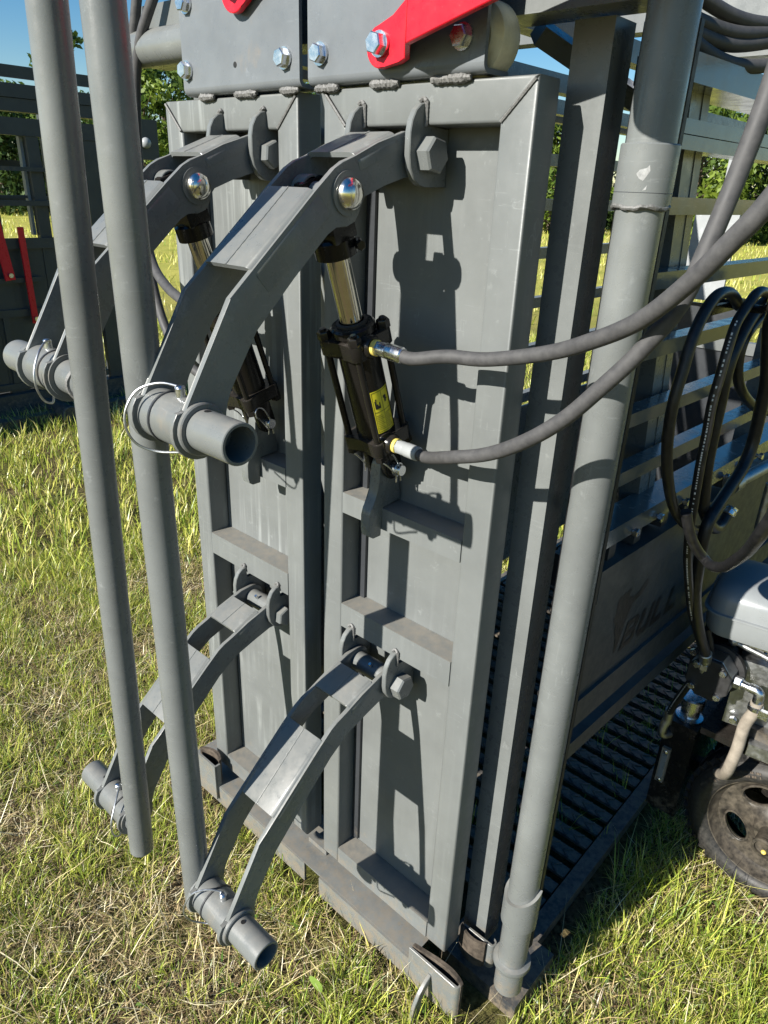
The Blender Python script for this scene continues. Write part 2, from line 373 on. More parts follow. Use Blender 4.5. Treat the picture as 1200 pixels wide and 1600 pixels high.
def linkage_arm(mx, upper):
    dz = 0 if upper else -.858
    labs = {(None, True): 'upper grey linkage arm of the nearer door, with the large dome-capped pin in front', (None, False): 'lowest grey linkage arm in the photo, reaching down from the nearer door to the grass',
            (MX, True): 'upper grey linkage arm of the farther door, half hidden behind the two poles', (MX, False): 'lower grey linkage arm of the farther door, crossing behind both poles'}
    t = Thing('linkage_arm', labs[(mx, upper)], 'linkage arm', (.133, .004, 1.437+dz), 'linkage arms of the head gate', mx)
    xa, xb = .0845, .1785; PL = [(y, z+dz) for y, z in arm_profile(upper)]; th = .0075
    for a in (xa, xb-th): t.part('side_plate', MB().prism(PL, YZ, a, a+th, .0012, 2), 'steel')
    c1 = ((-.040, 1.459+dz), (-.112, 1.4315+dz)) if upper else ((-.046, 1.457+dz), (-.104, 1.435+dz))
    channel(t, c1[1], c1[0], xa, xb, .018)
    c2 = ((-.179, 1.391+dz), (-.277, 1.3065+dz)) if upper else ((-.166, 1.402+dz), (-.274, 1.3085+dz))
    channel(t, c2[1], c2[0], xa, xb, .034)
    # hub sleeve between the plates and collar ring outside
    hy, hz = -.36, 1.137+dz
    t.part('hub_sleeve', MB().pipe((xa+th+.0004, hy, hz), (xb-th-.0004, hy, hz), .0305, .0045, 32), 'steel')
    t.part('hub_collar', MB().lathe([(.0250,0),(.0315,0),(.0315,.005),(.030,.0065),(.0250,.0065)], (xb+.0003, hy, hz), (1,0,0), 32, cap=False), 'steel')
    t.part('hub_collar', MB().lathe([(.0250,0),(.0315,0),(.0315,.003),(.0250,.003)], (xa-.0035, hy, hz), (1,0,0), 32, cap=False), 'steel')
    # split line and lock pin on the sleeve
    t.part('sleeve_band', MB().lathe([(.0308,0),(.0322,.0008),(.0322,.0035),(.0308,.0043)], (.116, hy, hz), (1,0,0), 32, cap=False), 'dark')
    t.part('lock_pin', MB().cyl((.142, hy, hz+.029), (.142, hy, hz+.041), .006, 14, ch=.0012).sphere((.142, hy, hz+.041), .0062, (1,1,.5)), 'zinc')
    ring = [(.140,hy+.004,hz+.040),(.120,hy-.012,hz+.044),(.101,hy-.031,hz+.035),(.0935,hy-.044,hz+.013),(.092,hy-.046,hz-.010),(.096,hy-.037,hz-.031),(.110,hy-.020,hz-.041),(.135,hy-.006,hz-.039),(.150,hy-.002,hz-.036)]
    t.part('lanyard_cable', MB().sweep(ring, .0016, 8, 6), 'cable')
    t.part('pin_hole', MB().cyl((.195, hy, hz+.0238), (.195, hy, hz+.0249), .004, 12), 'ink')
    # pivot tube, pivot bolt with hexagon head beyond the lug
    pz = 1.437+dz
    t.part('pivot_tube', MB().cyl((xa+th, .004, pz), (xb-th, .004, pz), .019, 24), 'steel')
    pb = t.part('pivot_bolt', MB().cyl((.066, .004, pz), (.1935, .004, pz), .0125, 16).hexh((.1935, .004, pz), (1,0,0), .040, .020, .35).hexh((.0725, .004, pz), (-1,0,0), .036, .016, .1), 'steel')
    if not upper: t.part('grease_nipple', MB().cyl((.138, -.008, pz+.016), (.138, -.013, pz+.024), .003, 8), 'zinc')
    if upper:                                   # the pin the rod clevis hangs on, domed ends
        py, pz = -.127, 1.3885
        for s, x in ((1, xb), (-1, xa)):
            t.part('boss', MB().cyl((x, py, pz), (x+s*.0025, py, pz), .026, 28), 'steel')
            t.part('dome_cap', MB().lathe([(.0185,0),(.0195,.002),(.0185,.007),(.0150,.0115),(.009,.0145),(0,.0155)], (x+s*.0025, py, pz), (s,0,0), 28), 'dome')
        t.part('pin_bushing', MB().pipe((.096, py, pz), (.118, py, pz), .021, .003, 24).pipe((.150, py, pz), (.170, py, pz), .021, .003, 24).cyl((.0925, py, pz), (.1705, py, pz), .0125, 18), 'steel')
    return t
for mx in (None, MX):
    for up in (True, False): linkage_arm(mx, up)

# ================================================================== NECK POLES
def neck_pole(mx):
    if mx is None:
        t = Thing('neck_pole', 'tall grey pole on the right of the pair, welded to the nearer arms', 'pole', (.062, -.36, .229), 'upright poles')
        a, b, r = (.062, -.36, .229), (.0632, -.361, 1.625), .0228
        mxx = lambda x: x
    else:
        t = Thing('neck_pole', 'tall grey pole on the left of the pair, leaning, its lower end hanging free', 'pole', (-.1235, -.365, .214), 'upright poles')
        a, b, r = (-.1235, -.365, .214), (-.0415, -.367, 1.625), .0222
        mxx = lambda x: MX-x
    t.part('pole_tube', MB().pipe(a, b, r, .003, 40), 'steel')
    for z in (1.137, .279):
        k = (z-a[2])/(b[2]-a[2]); px = a[0]+(b[0]-a[0])*k
        end = mxx(.253)
        d = 1 if end > px else -1
        t.part('stub_tube', MB().pipe((px+d*.012, -.36, z), (end, -.36, z), .0245, .004, 36), 'steel')
        ring = [(px+d*(.0215+.003*math.cos(2*q)), -.36+.0255*math.cos(q), z+.0255*math.sin(q)) for q in [2*PI*i/24 for i in range(24)]]
        t.part('weld_bead', MB().sweep(ring, .004, 6, 1, closed=True), 'weld', jitter=.0005)
    return t
neck_pole(None); neck_pole(MX)

# ================================================================== HYDRAULIC CYLINDERS
def cyl_patch(mb, o, u, w, ax, r, a0, a1, t0, t1, n=8):
    g = []
    for i in range(n+1):
        a = a0+(a1-a0)*i/n; d = u*math.cos(a)+w*math.sin(a)
        g.append((mb.b.verts.new(o+d*r+ax*t0), mb.b.verts.new(o+d*r+ax*t1)))
    for (a, b), (c, d) in zip(g, g[1:]): mb.b.faces.new((a, b, d, c))
def cylinder(mx):
    lab = 'black hydraulic cylinder with a yellow warning label and chromed rod, on the nearer door' if mx is None else 'black hydraulic cylinder on the farther door, half hidden by an arm, no label'
    t = Thing('hydraulic_cylinder', lab, 'cylinder', (.132, .012, .985), 'hydraulic cylinders', mx)
    B = Vector((.132, .012, .985)); A = Vector((.134, -.127, 1.3885)); ax = (A-B).normalized(); L = (A-B).length
    ux = Vector((1,0,0)); ux = (ux-ax*ux.dot(ax)).normalized(); vy = ax.cross(ux)     # vy ~ +y
    P = lambda a, b, c: B+ux*a+vy*b+ax*c
    FR = lambda a, b, c: P(a, b, c)
    sq = []
    h, R = .0405, .013
    for cx, cy, a0 in ((1,1,0),(-1,1,90),(-1,-1,180),(1,-1,270)):
        sq += [(cx*(h-R)+R*math.cos(rad(a0+k*30)), cy*(h-R)+R*math.sin(rad(a0+k*30))) for k in range(4)]
        nx, ny = {0:(0,1),90:(-1,0),180:(0,-1),270:(1,0)}[a0]
        sq += [(nx*(h-.006), ny*(h-.006))]
    zb, zt = .050, .228
    t.part('base_cap', MB().prism(sq, FR, zb-.004, zb+.020, .002, 2), 'black')
    hc = t.part('head_cap', MB().prism(sq, FR, zt-.018, zt+.006, .002, 2).lathe([(.030,0),(.033,.003),(.033,.012),(.030,.015),(.020,.015)], P(0,0,zt+.006), ax, 28), 'black')
    t.part('gland', MB().lathe([(.0185,0),(.023,0),(.023,.004),(.0185,.005)], P(0,0,zt+.0205), ax, 28, cap=False), 'blackmatte')
    br = t.part('barrel', MB().lathe([(.0305, zb+.015), (.0305, zt-.014)], B, ax, 40), 'black')
    for sx, sy in ((1,1),(1,-1),(-1,1),(-1,-1)):
        rd = t.part('tie_rod', MB().cyl(P(sx*.0305, sy*.0305, zb-.008), P(sx*.0305, sy*.0305, zt+.022), .0052, 12, ch=.001), 'black')
        t.part('nut', MB().hexh(P(sx*.0305, sy*.0305, zt+.006), ax, .0175, .012, sx*.4+.2), 'black', on=rd)
        t.part('nut', MB().hexh(P(sx*.0305, sy*.0305, zb-.004), -ax, .0165, .010, sy*.3), 'black', on=rd)
    t.part('piston_rod', MB().lathe([(.0165, zt+.01), (.0165, L-.066)], B, ax, 32), 'chrome')
    # rod clevis block
    blk = [(-.026,-.020),(.026,-.020),(.026,.020),(-.026,.020)]
    ck = t.part('rod_clevis', MB().lathe([(.021,L-.082),(.0285,L-.080),(.0285,L-.058),(.024,L-.055)], B, ax, 24).prism(blk, FR, L-.060, L-.030, .003, 2)
           .prism([(-.030,-.019),(-.013,-.019),(-.013,.019),(-.030,.019)], FR, L-.035, L+.016, .004, 2).prism([(.013,-.019),(.030,-.019),(.030,.019),(.013,.019)], FR, L-.035, L+.016, .004, 2), 'black')
    t.part('clamp_bolt', MB().cyl(P(.020,.024,L-.068), P(.036,.010,L-.068), .005, 10).hexh(P(.034,.012,L-.068), ux-vy*.3, .012, .007, .2), 'black')
    # base clevis ears, pin and hairpin clips
    for s in (-1, 1):
        t.part('clevis_ear', MB().prism(arc(0, 0, .019, 180, 360, 8)+[(.019,.046),(-.019,.046)], lambda u, v, w: B+Vector((w,0,0))+vy*u+ax*v, s*.012 if s > 0 else -.023, s*.012+.011 if s > 0 else -.012, .002, 2), 'black')
    pn = t.part('clevis_pin', MB().cyl(P(-.036,0,0), P(.040,0,0), .0095, 18, ch=.001).lathe([(.0095,0),(.0118,0),(.0118,.004),(.0095,.004)], P(.028,0,0), ux, 18), 'zinc')
    for s in (-1, 1):
        x = s*.034
        t.part('hairpin_clip', MB().sweep([P(x,-.002,-.020), P(x,0,.006), P(x,-.002,.020), P(x-.002,-.008,.036), P(x-.004,-.018,.046), P(x-.006,-.028,.044), P(x-.006,-.030,.034), P(x-.003,-.022,.022), P(x,-.014,.006), P(x,-.010,-.006), P(x,-.013,-.016)], .0014, 8, 5), 'zinc', on=pn)
    # ports on the +x side with yellow plugs
    for nm, tt in (('upper', zt-.004), ('lower', zb+.008)):
        pp = t.part('port_boss', MB().lathe([(.017,0),(.0165,.016),(.014,.020)], P(.026,-.010,tt), ux, 22), 'black')
        t.part('plug_ring', MB().lathe([(.0085,0),(.0115,.0004),(.0115,.006),(.0085,.007)], P(.0462,-.010,tt), ux, 20), 'brass', on=pp)
    if mx is None:
        u0 = -vy; w0 = ux
        mb = MB(); cyl_patch(mb, B, u0, w0, ax, .0309, rad(53), rad(116), .078, .150, 12); lb = t.part('warning_label', mb, 'label')
        mb = MB(); Q = lambda a0, a1, t0, t1: cyl_patch(mb, B, u0, w0, ax, .0312, rad(a0), rad(a1), t0, t1, 6)
        for a in (55, 84, 112.5): Q(a, a+1.2, .080, .148)
        for z in (.080, .114, .1474): Q(55, 113.7, z, z+.0008)
        Q(60, 65, .120, .134); Q(65, 70, .120, .128); Q(70, 77, .120, .125); Q(63, 67, .134, .137); Q(73, 77, .125, .130); Q(90, 102, .133, .137); Q(93, 100, .126, .133); Q(98, 104, .129, .132)
        for k in range(9):
            z = .084+k*.003; Q(58, 81-(k % 3)*3, z, z+.0009); Q(87, 109-(k % 4)*3, z, z+.0009)
        t.part('label_print', mb, 'ink', on=lb)
    return t, [P(.052, -.010, zt-.004), P(.052, -.010, zb+.008)], ux
_, ports, uxr = cylinder(None)
_, portsL, _ = cylinder(MX); portsL = [Vector((MX-p.x, p.y, p.z)) for p in portsL]

# ================================================================== HYDRAULIC HOSES ON THE GATE
def hose(name, pts, r, mat, label, ferrules=(), group=None, prints=None, loc=None):
    t = Thing(name, label, 'hose', loc or tuple(pts[0]), group)
    t.part('hose_tube', MB().sweep(pts, r, 14, 8), mat)
    for p0, p1, m in ferrules:
        p0, p1 = Vector(p0), Vector(p1); d = (p1-p0); L = d.length
        f = t.part('ferrule', MB().lathe([(r*.62,0),(r*.95,.002),(r*1.12,.004),(r*1.18,L*.35),(r*1.12,L*.40),(r*1.22,L*.45),(r*1.22,L-.002),(r*1.05,L)], p0, d, 22), m)
        t.part('hose_nut', MB().hexh(p0, d, r*2.0, L*.26, .3), m, on=f)
    return t
pu, pl = ports
f1 = pu+Vector((.046,.002,-.003)); f2 = pl+Vector((.046,-.006,.001))
hose('hydraulic_hose', [f1-Vector((.008,0,0)), f1+Vector((.018,0,-.001)), (.300,-.062,1.2005), (.360,-.060,1.207), (.442,-.066,1.229), (.503,-.082,1.254), (.565,-.105,1.288), (.613,-.125,1.331), (.642,-.135,1.365), (.666,-.140,1.397), (.690,-.138,1.445), (.72,-.10,1.54), (.74,.0,1.64), (.73,.14,1.72)], .0092, 'hose_g',
     'dusty grey hose from the top port of the labelled cylinder, sweeping across the round post', [(pu+Vector((.0,0,0)), f1, 'zinc')], 'hoses of the near cylinder')
hose('hydraulic_hose', [f2-Vector((.008,0,0)), f2+Vector((.018,-.001,.0)), (.322,-.072,1.070), (.387,-.080,1.094), (.443,-.086,1.127), (.490,-.088,1.166), (.529,-.088,1.211), (.562,-.085,1.254), (.590,-.080,1.302), (.601,-.072,1.349), (.611,-.060,1.416), (.619,-.050,1.482), (.619,-.030,1.546), (.61,.04,1.64), (.60,.16,1.72)], .0092, 'hose_g',
     'dusty grey hose from the bottom port of the labelled cylinder, passing under the other hose', [(pl+Vector((.0,0,0)), f2, 'pale')], 'hoses of the near cylinder')
uL, lL = portsL
hose('hydraulic_hose', [(-.30,.20,1.78), (-.36,.10,1.79), (-.42,.04,1.73), (-.479,.020,1.652), (-.518,.020,1.596), (-.537,.020,1.536), (-.533,.010,1.427), (-.501,-.010,1.325), (-.450,-.030,1.248), (-.370,-.050,1.211), uL+Vector((-.03,0,.0))], .0092, 'hose_g',
     'dark hose hanging behind the right pole, curling in to the top of the farther cylinder', [(uL, uL+Vector((-.04,0,0)), 'zinc')], 'hoses of the far cylinder')
hose('hydraulic_hose', [(-.34,.22,1.79), (-.42,.10,1.80), (-.50,.04,1.73), (-.536,.030,1.649), (-.562,.030,1.590), (-.573,.030,1.528), (-.560,.020,1.427), (-.540,.010,1.323), (-.507,.0,1.204), (-.450,-.010,1.111), (-.36,-.02,1.060), lL+Vector((-.03,0,.0))], .0092, 'hose_g',
     'dark hose hanging lowest beside the farther door, running to the foot of the farther cylinder', [(lL, lL+Vector((-.04,0,0)), 'zinc')], 'hoses of the far cylinder')
# ================================================================== RED LEVER ARMS ON THE HEADER
def red_arm(near):
    yb = -.018
    if near:
        t = Thing('gate_lever', 'big bright red lever arm bolted to the nearer door header, running up to the right', 'lever arm', (.135, -.03, 1.56), 'red lever arms')
        P1 = arc(.134, 1.5585, .024, 118, 290, 12) + [(.166,1.5385),(.176,1.543),(.176,1.606),(.155,1.5885)]
        t.part('arm_tip', MB().prism(P1, XZ, yb-.010, yb, .0012, 1), 'red')
        fr = lambda u, v, w: (u, yb+w-(u-.1755)*1.15, v)
        t.part('arm_step', MB().prism([(.1762,1.543),(.205,1.551),(.205,1.622),(.1762,1.6062)], fr, -.010, 0, .0008, 1), 'red')
        y2 = yb-(.205-.1755)*1.15
        t.part('arm_plate', MB().prism([(.2055,1.5512),(.56,1.640),(.58,1.67),(.56,1.705),(.2055,1.6222)], XZ, y2-.010, y2, .0012, 1), 'red')
        t.part('shadow_boss', MB().cyl((.437,y2-.0105,1.640), (.437,-.235,1.640), .034, 28, ch=.003), 'red')  # added boss out of view, throws the shadow on the upper round post
        t.part('hex_bolt', MB().hexh((.135,yb-.0145,1.5605), (0,-1,0), .0225, .012, .25).cyl((.135,yb-.0102,1.5605), (.135,yb-.0145,1.5605), .0148, 20), 'zinc')
    else:
        t = Thing('gate_lever', 'red lever tip showing at the top edge of the photo on the farther door header', 'lever arm', (-.16, -.03, 1.65), 'red lever arms')
        P1 = arc(-.163, 1.652, .030, 180, 320, 10) + [(-.115,1.645),(-.02,1.72),(-.05,1.76),(-.19,1.70)]
        t.part('arm_plate', MB().prism(P1, XZ, yb-.010, yb, .0012, 1), 'red')
        t.part('hex_bolt', MB().hexh((-.163,yb-.0145,1.654), (0,-1,0), .0225, .012, .1).cyl((-.163,yb-.0102,1.654), (-.163,yb-.0145,1.654), .0148, 20), 'zinc')
red_arm(True); red_arm(False)

# ================================================================== THE SQUEEZE CHUTE FRAME
t = Thing('squeeze_chute', 'large grey steel squeeze chute that carries the head gate doors', 'cattle chute', (0, .8, GZ))
WK = .045
wx = lambda y: .453 + WK*y                     # outer face of the right side, slightly splayed
def along(y0, y1, z0, z1, out, dep, r=.003):
    """bar along the right side: outer face `out` beyond the wall face, depth dep inwards"""
    mb = MB(); a = math.atan(WK)
    mtx = Matrix.Translation((.453, 0, 0)) @ Matrix.Rotation(-a, 4, 'Z')
    return mb.box(-dep+out, out, y0, y1, z0, z1, r, 2, mtx)
# posts
t.part('square_post', MB().box(.340, .3925, .088, .140, -.03, 1.585, .005, 3), 'steel')
t.part('square_post', MB().box(-.4485, -.396, .088, .140, -.03, 1.585, .005, 3), 'steel')
rp = t.part('round_post', MB().lathe([(.0275,-.035),(.0275,1.80)], (.4715,.060,0), (0,0,1), 48), 'steel')
t.part('post_sleeve', MB().lathe([(.0276,1.388),(.0325,1.388),(.0325,1.4505),(.0315,1.452),(.0276,1.452)], (.4715,.060,0), (0,0,1), 48, cap=False), 'steel', on=rp)
t.part('sleeve_groove', MB().lathe([(.0325,1.4018),(.03275,1.4021),(.0325,1.4025)], (.4715,.060,0), (0,0,1), 48, cap=False), 'dark', on=rp)
n = 60; ring = [(.4715+.0305*math.cos(2*PI*i/n), .06+.0305*math.sin(2*PI*i/n), 1.3872+.0005*math.sin(i*1.7)+.0012*math.sin(i*.52)) for i in range(n)]
t.part('weld_bead', MB().sweep(ring, .0046, 8, 1, closed=True, rfun=lambda q: .0030*(1+.12*math.sin(q*71))), 'weld', on=rp, jitter=.0002)
mb = MB()                                       # lower half sleeve with a slanted upper edge, and base ring
nn = 40; top = []; bot = []; topi = []; boti = []
for k in range(nn+1):
    a = rad(150+k*225/nn); hgt = .240+.020*math.cos(a-rad(60)); c, s = math.cos(a), math.sin(a)
    o = Vector((.4715, .06, 0))
    top.append(mb.b.verts.new(o+Vector((c*.0335,s*.0335,hgt)))); bot.append(mb.b.verts.new(o+Vector((c*.0335,s*.0335,.158))))
    topi.append(mb.b.verts.new(o+Vector((c*.0277,s*.0277,hgt)))); boti.append(mb.b.verts.new(o+Vector((c*.0277,s*.0277,.158))))
for k in range(nn):
    mb.b.faces.new((bot[k],bot[k+1],top[k+1],top[k])); mb.b.faces.new((top[k],top[k+1],topi[k+1],topi[k])); mb.b.faces.new((boti[k],boti[k+1],bot[k+1],bot[k]))
for k in (0, nn): mb.b.faces.new((bot[k],top[k],topi[k],boti[k]))
t.part('half_sleeve', mb, 'steel', on=rp)
t.part('base_ring', MB().lathe([(.0278,.036),(.035,.034),(.037,.040),(.036,.047),(.029,.049),(.0278,.050)], (.4715,.060,0), (0,0,1), 40, cap=False), 'steel', on=rp)
scr = t.part('scraped_sticker', MB().poly([(.4715+.0327*math.sin(a), .06-.0327*math.cos(a), 1.415+z) for a, z in ((.10,.006),(.20,.010),(.42,.012),(.50,.015),(.55,.009),(.44,.003),(.36,-.001),(.22,.001))]).poly([(.4715+.0327*math.sin(a), .06-.0327*math.cos(a), 1.404+z) for a, z in ((.38,0),(.52,.006),(.50,.001))]), 'scuff', on=rp)
t.part('side_jamb', MB().box(.398, .466, .150, .160, -.03, 1.585, .002, 1), 'blackmatte')
t.part('side_jamb', MB().box(-.505, -.455, .150, .160, -.03, 1.585, .002, 1), 'dark')
# header beam and roof
t.part('header_beam', MB().box(-.56, .452, .046, .110, 1.588, 1.68, .004), 'steel')
t.part('roof_brace', MB().box(0, .30, -.015, .015, -.012, .012, .002, 1, Matrix.Translation((.27,.12,1.585)) @ Matrix.Rotation(rad(40), 4, 'Y') @ Matrix.Rotation(rad(55), 4, 'Z')), 'steel')
for x in (-.42, -.16, .10): t.part('roof_bar', MB().box(x-.018, x+.018, .112, 2.3, 1.612+.02*(x > 0), 1.650+.02*(x > 0), .003), 'steel')
t.part('roof_cross_bar', MB().box(-.46, .47, .55, .59, 1.652, 1.69, .003), 'steel')
t.part('cross_pipe', MB().pipe((-.64, .04, 1.612), (-.332, .04, 1.612), .0295, .004, 36), 'steel')
t.part('roof_side_tube', MB().box(.33, .95, .60, .64, 1.612, 1.634, .004), 'steel')
# right side: rails, beams, bolts, uprights and kick panel
for z0, z1 in ((.999,1.021),(1.092,1.113),(1.189,1.211),(1.285,1.307),(1.378,1.399)):
    t.part('side_rail', along(.1615, 2.3, z0, z1, .0, .028), 'gloss')
t.part('side_beam', along(.1615, 2.3, 1.4530, 1.4690, .004, .04), 'gloss')
t.part('side_beam', along(.1615, 2.3, 1.4705, 1.4870, .002, .04), 'gloss')
t.part('top_beam', along(.1615, 2.3, 1.524, 1.555, .003, .075), 'gloss')
big = t.part('bolt_rail', along(.1615, 2.3, .899, .929, .004, .050), 'gloss')
for k, y in enumerate((.247, .334, .436, .529, .620, .712, .805)):
    p = Vector((wx(y)+.0045, y, .9035))
    t.part('hex_bolt', MB().cyl(p, p+Vector((.010,0,0)), .0042, 10).hexh(p+Vector((.0035,0,0)), (1,0,0), .0135, .007, k*.5), 'zinc', on=big)
    t.part('latch_block', MB().box(wx(y)-.036, wx(y)-.006, y-.055, y-.030, .8655, .8985, .002, 1), 'dark', on=big)
t.part('panel_rail', along(.1615, 2.3, .800, .860, .006, .09), 'side_shaded')
kp = t.part('kick_panel', along(.1615, 2.3, .606, .7995, .0, .006, .001), 'side_shaded')
t.part('panel_channel', along(.1615, 2.3, .547, .6055, .006, .05), 'side_shaded')
t.part('panel_lip', along(.1615, 2.3, .470, .505, .003, .05), 'side_shaded')
for y, w_ in ((.395,.020),(.425,.012),(.90,.03),(1.45,.03)):
    mtx = Matrix.Translation((wx(y)-.075, y, .72)) @ Matrix.Rotation(rad(9 if y < .5 else 0), 4, 'X')
    t.part('side_upright', MB().box(0, .035, -w_, w_, 0, .84, .003, 2, mtx), 'steel')
t.part('side_upright', along(.185, .200, .93, 1.45, -.03, .02), 'steel'); t.part('side_upright', along(.21, .222, .93, 1.45, -.034, .02), 'dark')
# decal: bull head and the word BULL on the kick panel (letters follow the panel)
ca, sa = math.cos(math.atan(WK)), math.sin(math.atan(WK))
pl = lambda y, z, o=.0006: (wx(y)+o, y, z)
bull = [(.218,.760),(.226,.772),(.238,.771),(.247,.776),(.256,.770),(.268,.778),(.274,.771),(.268,.760),(.280,.752),(.300,.748),(.322,.754),(.345,.770),(.360,.766),(.352,.752),(.330,.738),(.305,.735),(.292,.730),(.284,.712),(.276,.700),(.268,.680),(.262,.655),(.252,.632),(.244,.627),(.242,.650),(.236,.672),(.226,.690),(.228,.705),(.218,.712),(.212,.724),(.220,.735)]
hd = t.part('bull_emblem', MB().poly([pl(.252+(y-.212)*.82, .646+(z-.627)*.86) for y, z in bull]), 'decal', on=kp)
def glyph(ch, y, z, w, h, s=.013):
    """bold italic capital made of flat strokes"""
    sl = lambda u, v: pl(y+u*w+.28*v*h, z+v*h, .0010); k = s/w; q = s/h; mb = MB()
    R = lambda u0, u1, v0, v1: mb.poly([sl(u0, v0), sl(u1, v0), sl(u1, v1), sl(u0, v1)])
    if ch == 'B':
        R(0, k, 0, 1); R(k, .78, 0, q); R(k, .74, .5-q/2, .5+q/2); R(k, .78, 1-q, 1)
        mb.poly([sl(.78, 0), sl(1, .16), sl(1, .40), sl(.80, .5), sl(.74, .5-q/2), sl(1-k, .36), sl(1-k, .20), sl(.78, q)])
        mb.poly([sl(.80, .5), sl(.98, .62), sl(.98, .86), sl(.78, 1), sl(.78, 1-q), sl(.98-k, .80), sl(.98-k, .66), sl(.74, .5+q/2)])
    elif ch == 'U':
        R(0, k, .2, 1); R(1-k, 1, .2, 1); mb.poly([sl(0, .2), sl(.22, 0), sl(.78, 0), sl(1, .2), sl(1-k, .25), sl(.72, q), sl(.28, q), sl(k, .25)])
    else: R(0, k, 0, 1); R(k, 1, 0, q)
    return mb
for i, ch in enumerate('BULL'): t.part('letter', glyph(ch, .300+i*.060, .640, .050 if ch != 'L' else .044, .058), 'decal', on=kp)
# left side of the chute, seen through the gaps
for z in (.70, .875, 1.042, 1.207, 1.36, 1.495, 1.62): t.part('side_rail', MB().box(-.515, -.485, .165, 2.3, z-.018, z+.018, .003), 'steel')
t.part('kick_panel', MB().box(-.51, -.50, .165, 2.3, .0, .66, .002), 'steel')
for y in (.45, 1.62): t.part('side_upright', MB().box(-.483, -.447, y-.02, y+.02, .0, 1.60, .003), 'steel')
# rear frame with sunlit sheet, seen through the side
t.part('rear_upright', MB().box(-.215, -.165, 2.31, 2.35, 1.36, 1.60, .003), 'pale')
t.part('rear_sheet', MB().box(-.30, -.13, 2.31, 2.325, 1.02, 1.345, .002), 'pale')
t.part('rear_gate', MB().box(-.50, -.06, 2.37, 2.385, -.05, 1.00, .003).box(-.058, .55, 2.37, 2.385, -.05, .82, .003), 'dark'); t.part('rear_frame', MB().box(-.50, .55, 2.36, 2.40, .822, .87, .003), 'steel')
# floor treads (angle bars with raised chevrons) and edge
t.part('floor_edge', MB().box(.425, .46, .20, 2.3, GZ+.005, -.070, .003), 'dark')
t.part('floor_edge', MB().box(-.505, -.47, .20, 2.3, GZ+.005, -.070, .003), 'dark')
def tread(y):
    mb = MB().box(-.465, .42, y-.018, y+.014, -.083, -.075, .002, 1)
    for k in range(24):
        x = -.44+k*.036
        for s in (-1, 1):
            mb.box(-.013, .013, -.0022, .0022, 0, .0035, 0, 1, Matrix.Translation((x, y-.002+s*.0065, -.0755)) @ Matrix.Rotation(s*rad(38), 4, 'Z'))
    return mb
proto = None
for k in range(34):
    y = .235+k*.056
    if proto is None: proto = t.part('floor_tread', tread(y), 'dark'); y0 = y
    else:
        o = proto.copy(); S.collection.objects.link(o); o.location = Vector((0, y-y0, 0)); o.parent = t.e
# base beam below the doors with a notch in its front flange, door guides
bb = t.part('base_beam', MB().box(-.50, .302, -.036, .086, -.034, -.030, .0015, 2), 'steel')
t.part('front_flange', MB().box(-.50, -.022, -.0385, -.0325, -.088, -.0312, .0025, 3), 'steel', on=bb)
t.part('front_flange', MB().box(.030, .300, -.0415, -.0355, -.088, -.0305, .0025, 3), 'steel', on=bb)
t.part('notch_plate', MB().box(-.021, .029, .002, .006, -.100, -.0345, .001, 1), 'dark', on=bb)
t.part('door_stop', MB().box(-.060, .0, .010, .034, -.0295, -.016, .002, 2), 'steel', on=bb)
def guide(x0, x1, y, z0, z1, mx=None, tilt=0.):
    s = 1 if mx is None else -1
    X = lambda u: x0+(x1-x0)*u
    mb = MB()
    pts = [(X(0), y), (X(.90), y)] + [(X(.90)+.010*math.sin(a), y+.010-.010*math.cos(a)) for a in (rad(30), rad(60), rad(90), rad(130), rad(165))]
    poly = pts + [(p[0]-(.003 if i > 2 else 0), p[1]+.005) for i, p in list(enumerate(pts))[::-1]]
    mb.prism(pts+[(px-.0035 if i > 1 else px, py+(.005 if i < 3 else .0)) for i, (px, py) in list(enumerate(pts))[::-1]], XY, z0, z1, .0006, 1)
    return mb
g1 = t.part('door_guide', guide(.301, .425, -.046, -.085, .012), 'steel')
rb = [(.304,-.0395),(.330,-.035),(.360,-.030),(.390,-.028),(.412,-.032),(.424,-.0375)]
rp_ = catmull([(x, y, 0) for x, y in rb], 6)
t.part('rubber_pad', MB().prism([(p.x, p.y) for p in rp_]+[(p.x, p.y+.0075) for p in rp_[::-1]], XY, -.080, .015, .001, 1), 'rubber', on=g1)
foot = [(-.100,-.120),(-.100,-.09),(-.094,-.06),(-.080,-.035),(-.060,-.018),(-.047,-.012),(-.047,-.030),(-.060,-.040),(-.072,-.058),(-.076,-.085),(-.076,-.120)]
t.part('foot_plate', MB().prism(foot, YZ, .352, .360, .001, 1), 'steel', on=g1)
g2 = t.part('door_guide', guide(.352, .424, .066, -.050, .018), 'steel')
rb = [(.350,.060),(.372,.050),(.395,.050),(.412,.058)]; rp_ = catmull([(x, y, 0) for x, y in rb], 6)
t.part('rubber_pad', MB().prism([(p.x, p.y) for p in rp_]+[(p.x, p.y+.006) for p in rp_[::-1]], XY, -.046, .022, .001, 1), 'rubber', on=g2)
g3 = t.part('door_guide', MB().box(-.428, -.352, -.047, -.042, -.070, .040, .002, 2).box(-.356, -.351, -.0415, -.030, -.060, .040, .002, 2), 'steel')
rb = [(-.430,-.036),(-.405,-.022),(-.378,-.020),(-.356,-.030)]; rp_ = catmull([(x, y, 0) for x, y in rb], 6)
t.part('rubber_pad', MB().prism([(p.x, p.y) for p in rp_]+[(p.x, p.y+.007) for p in rp_[::-1]], XY, -.020, .048, .001, 1), 'rubber', on=g3)
t.part('ground_sill', MB().box(.31, .50, .050, .20, GZ-.01, -.070, .004), 'dark')
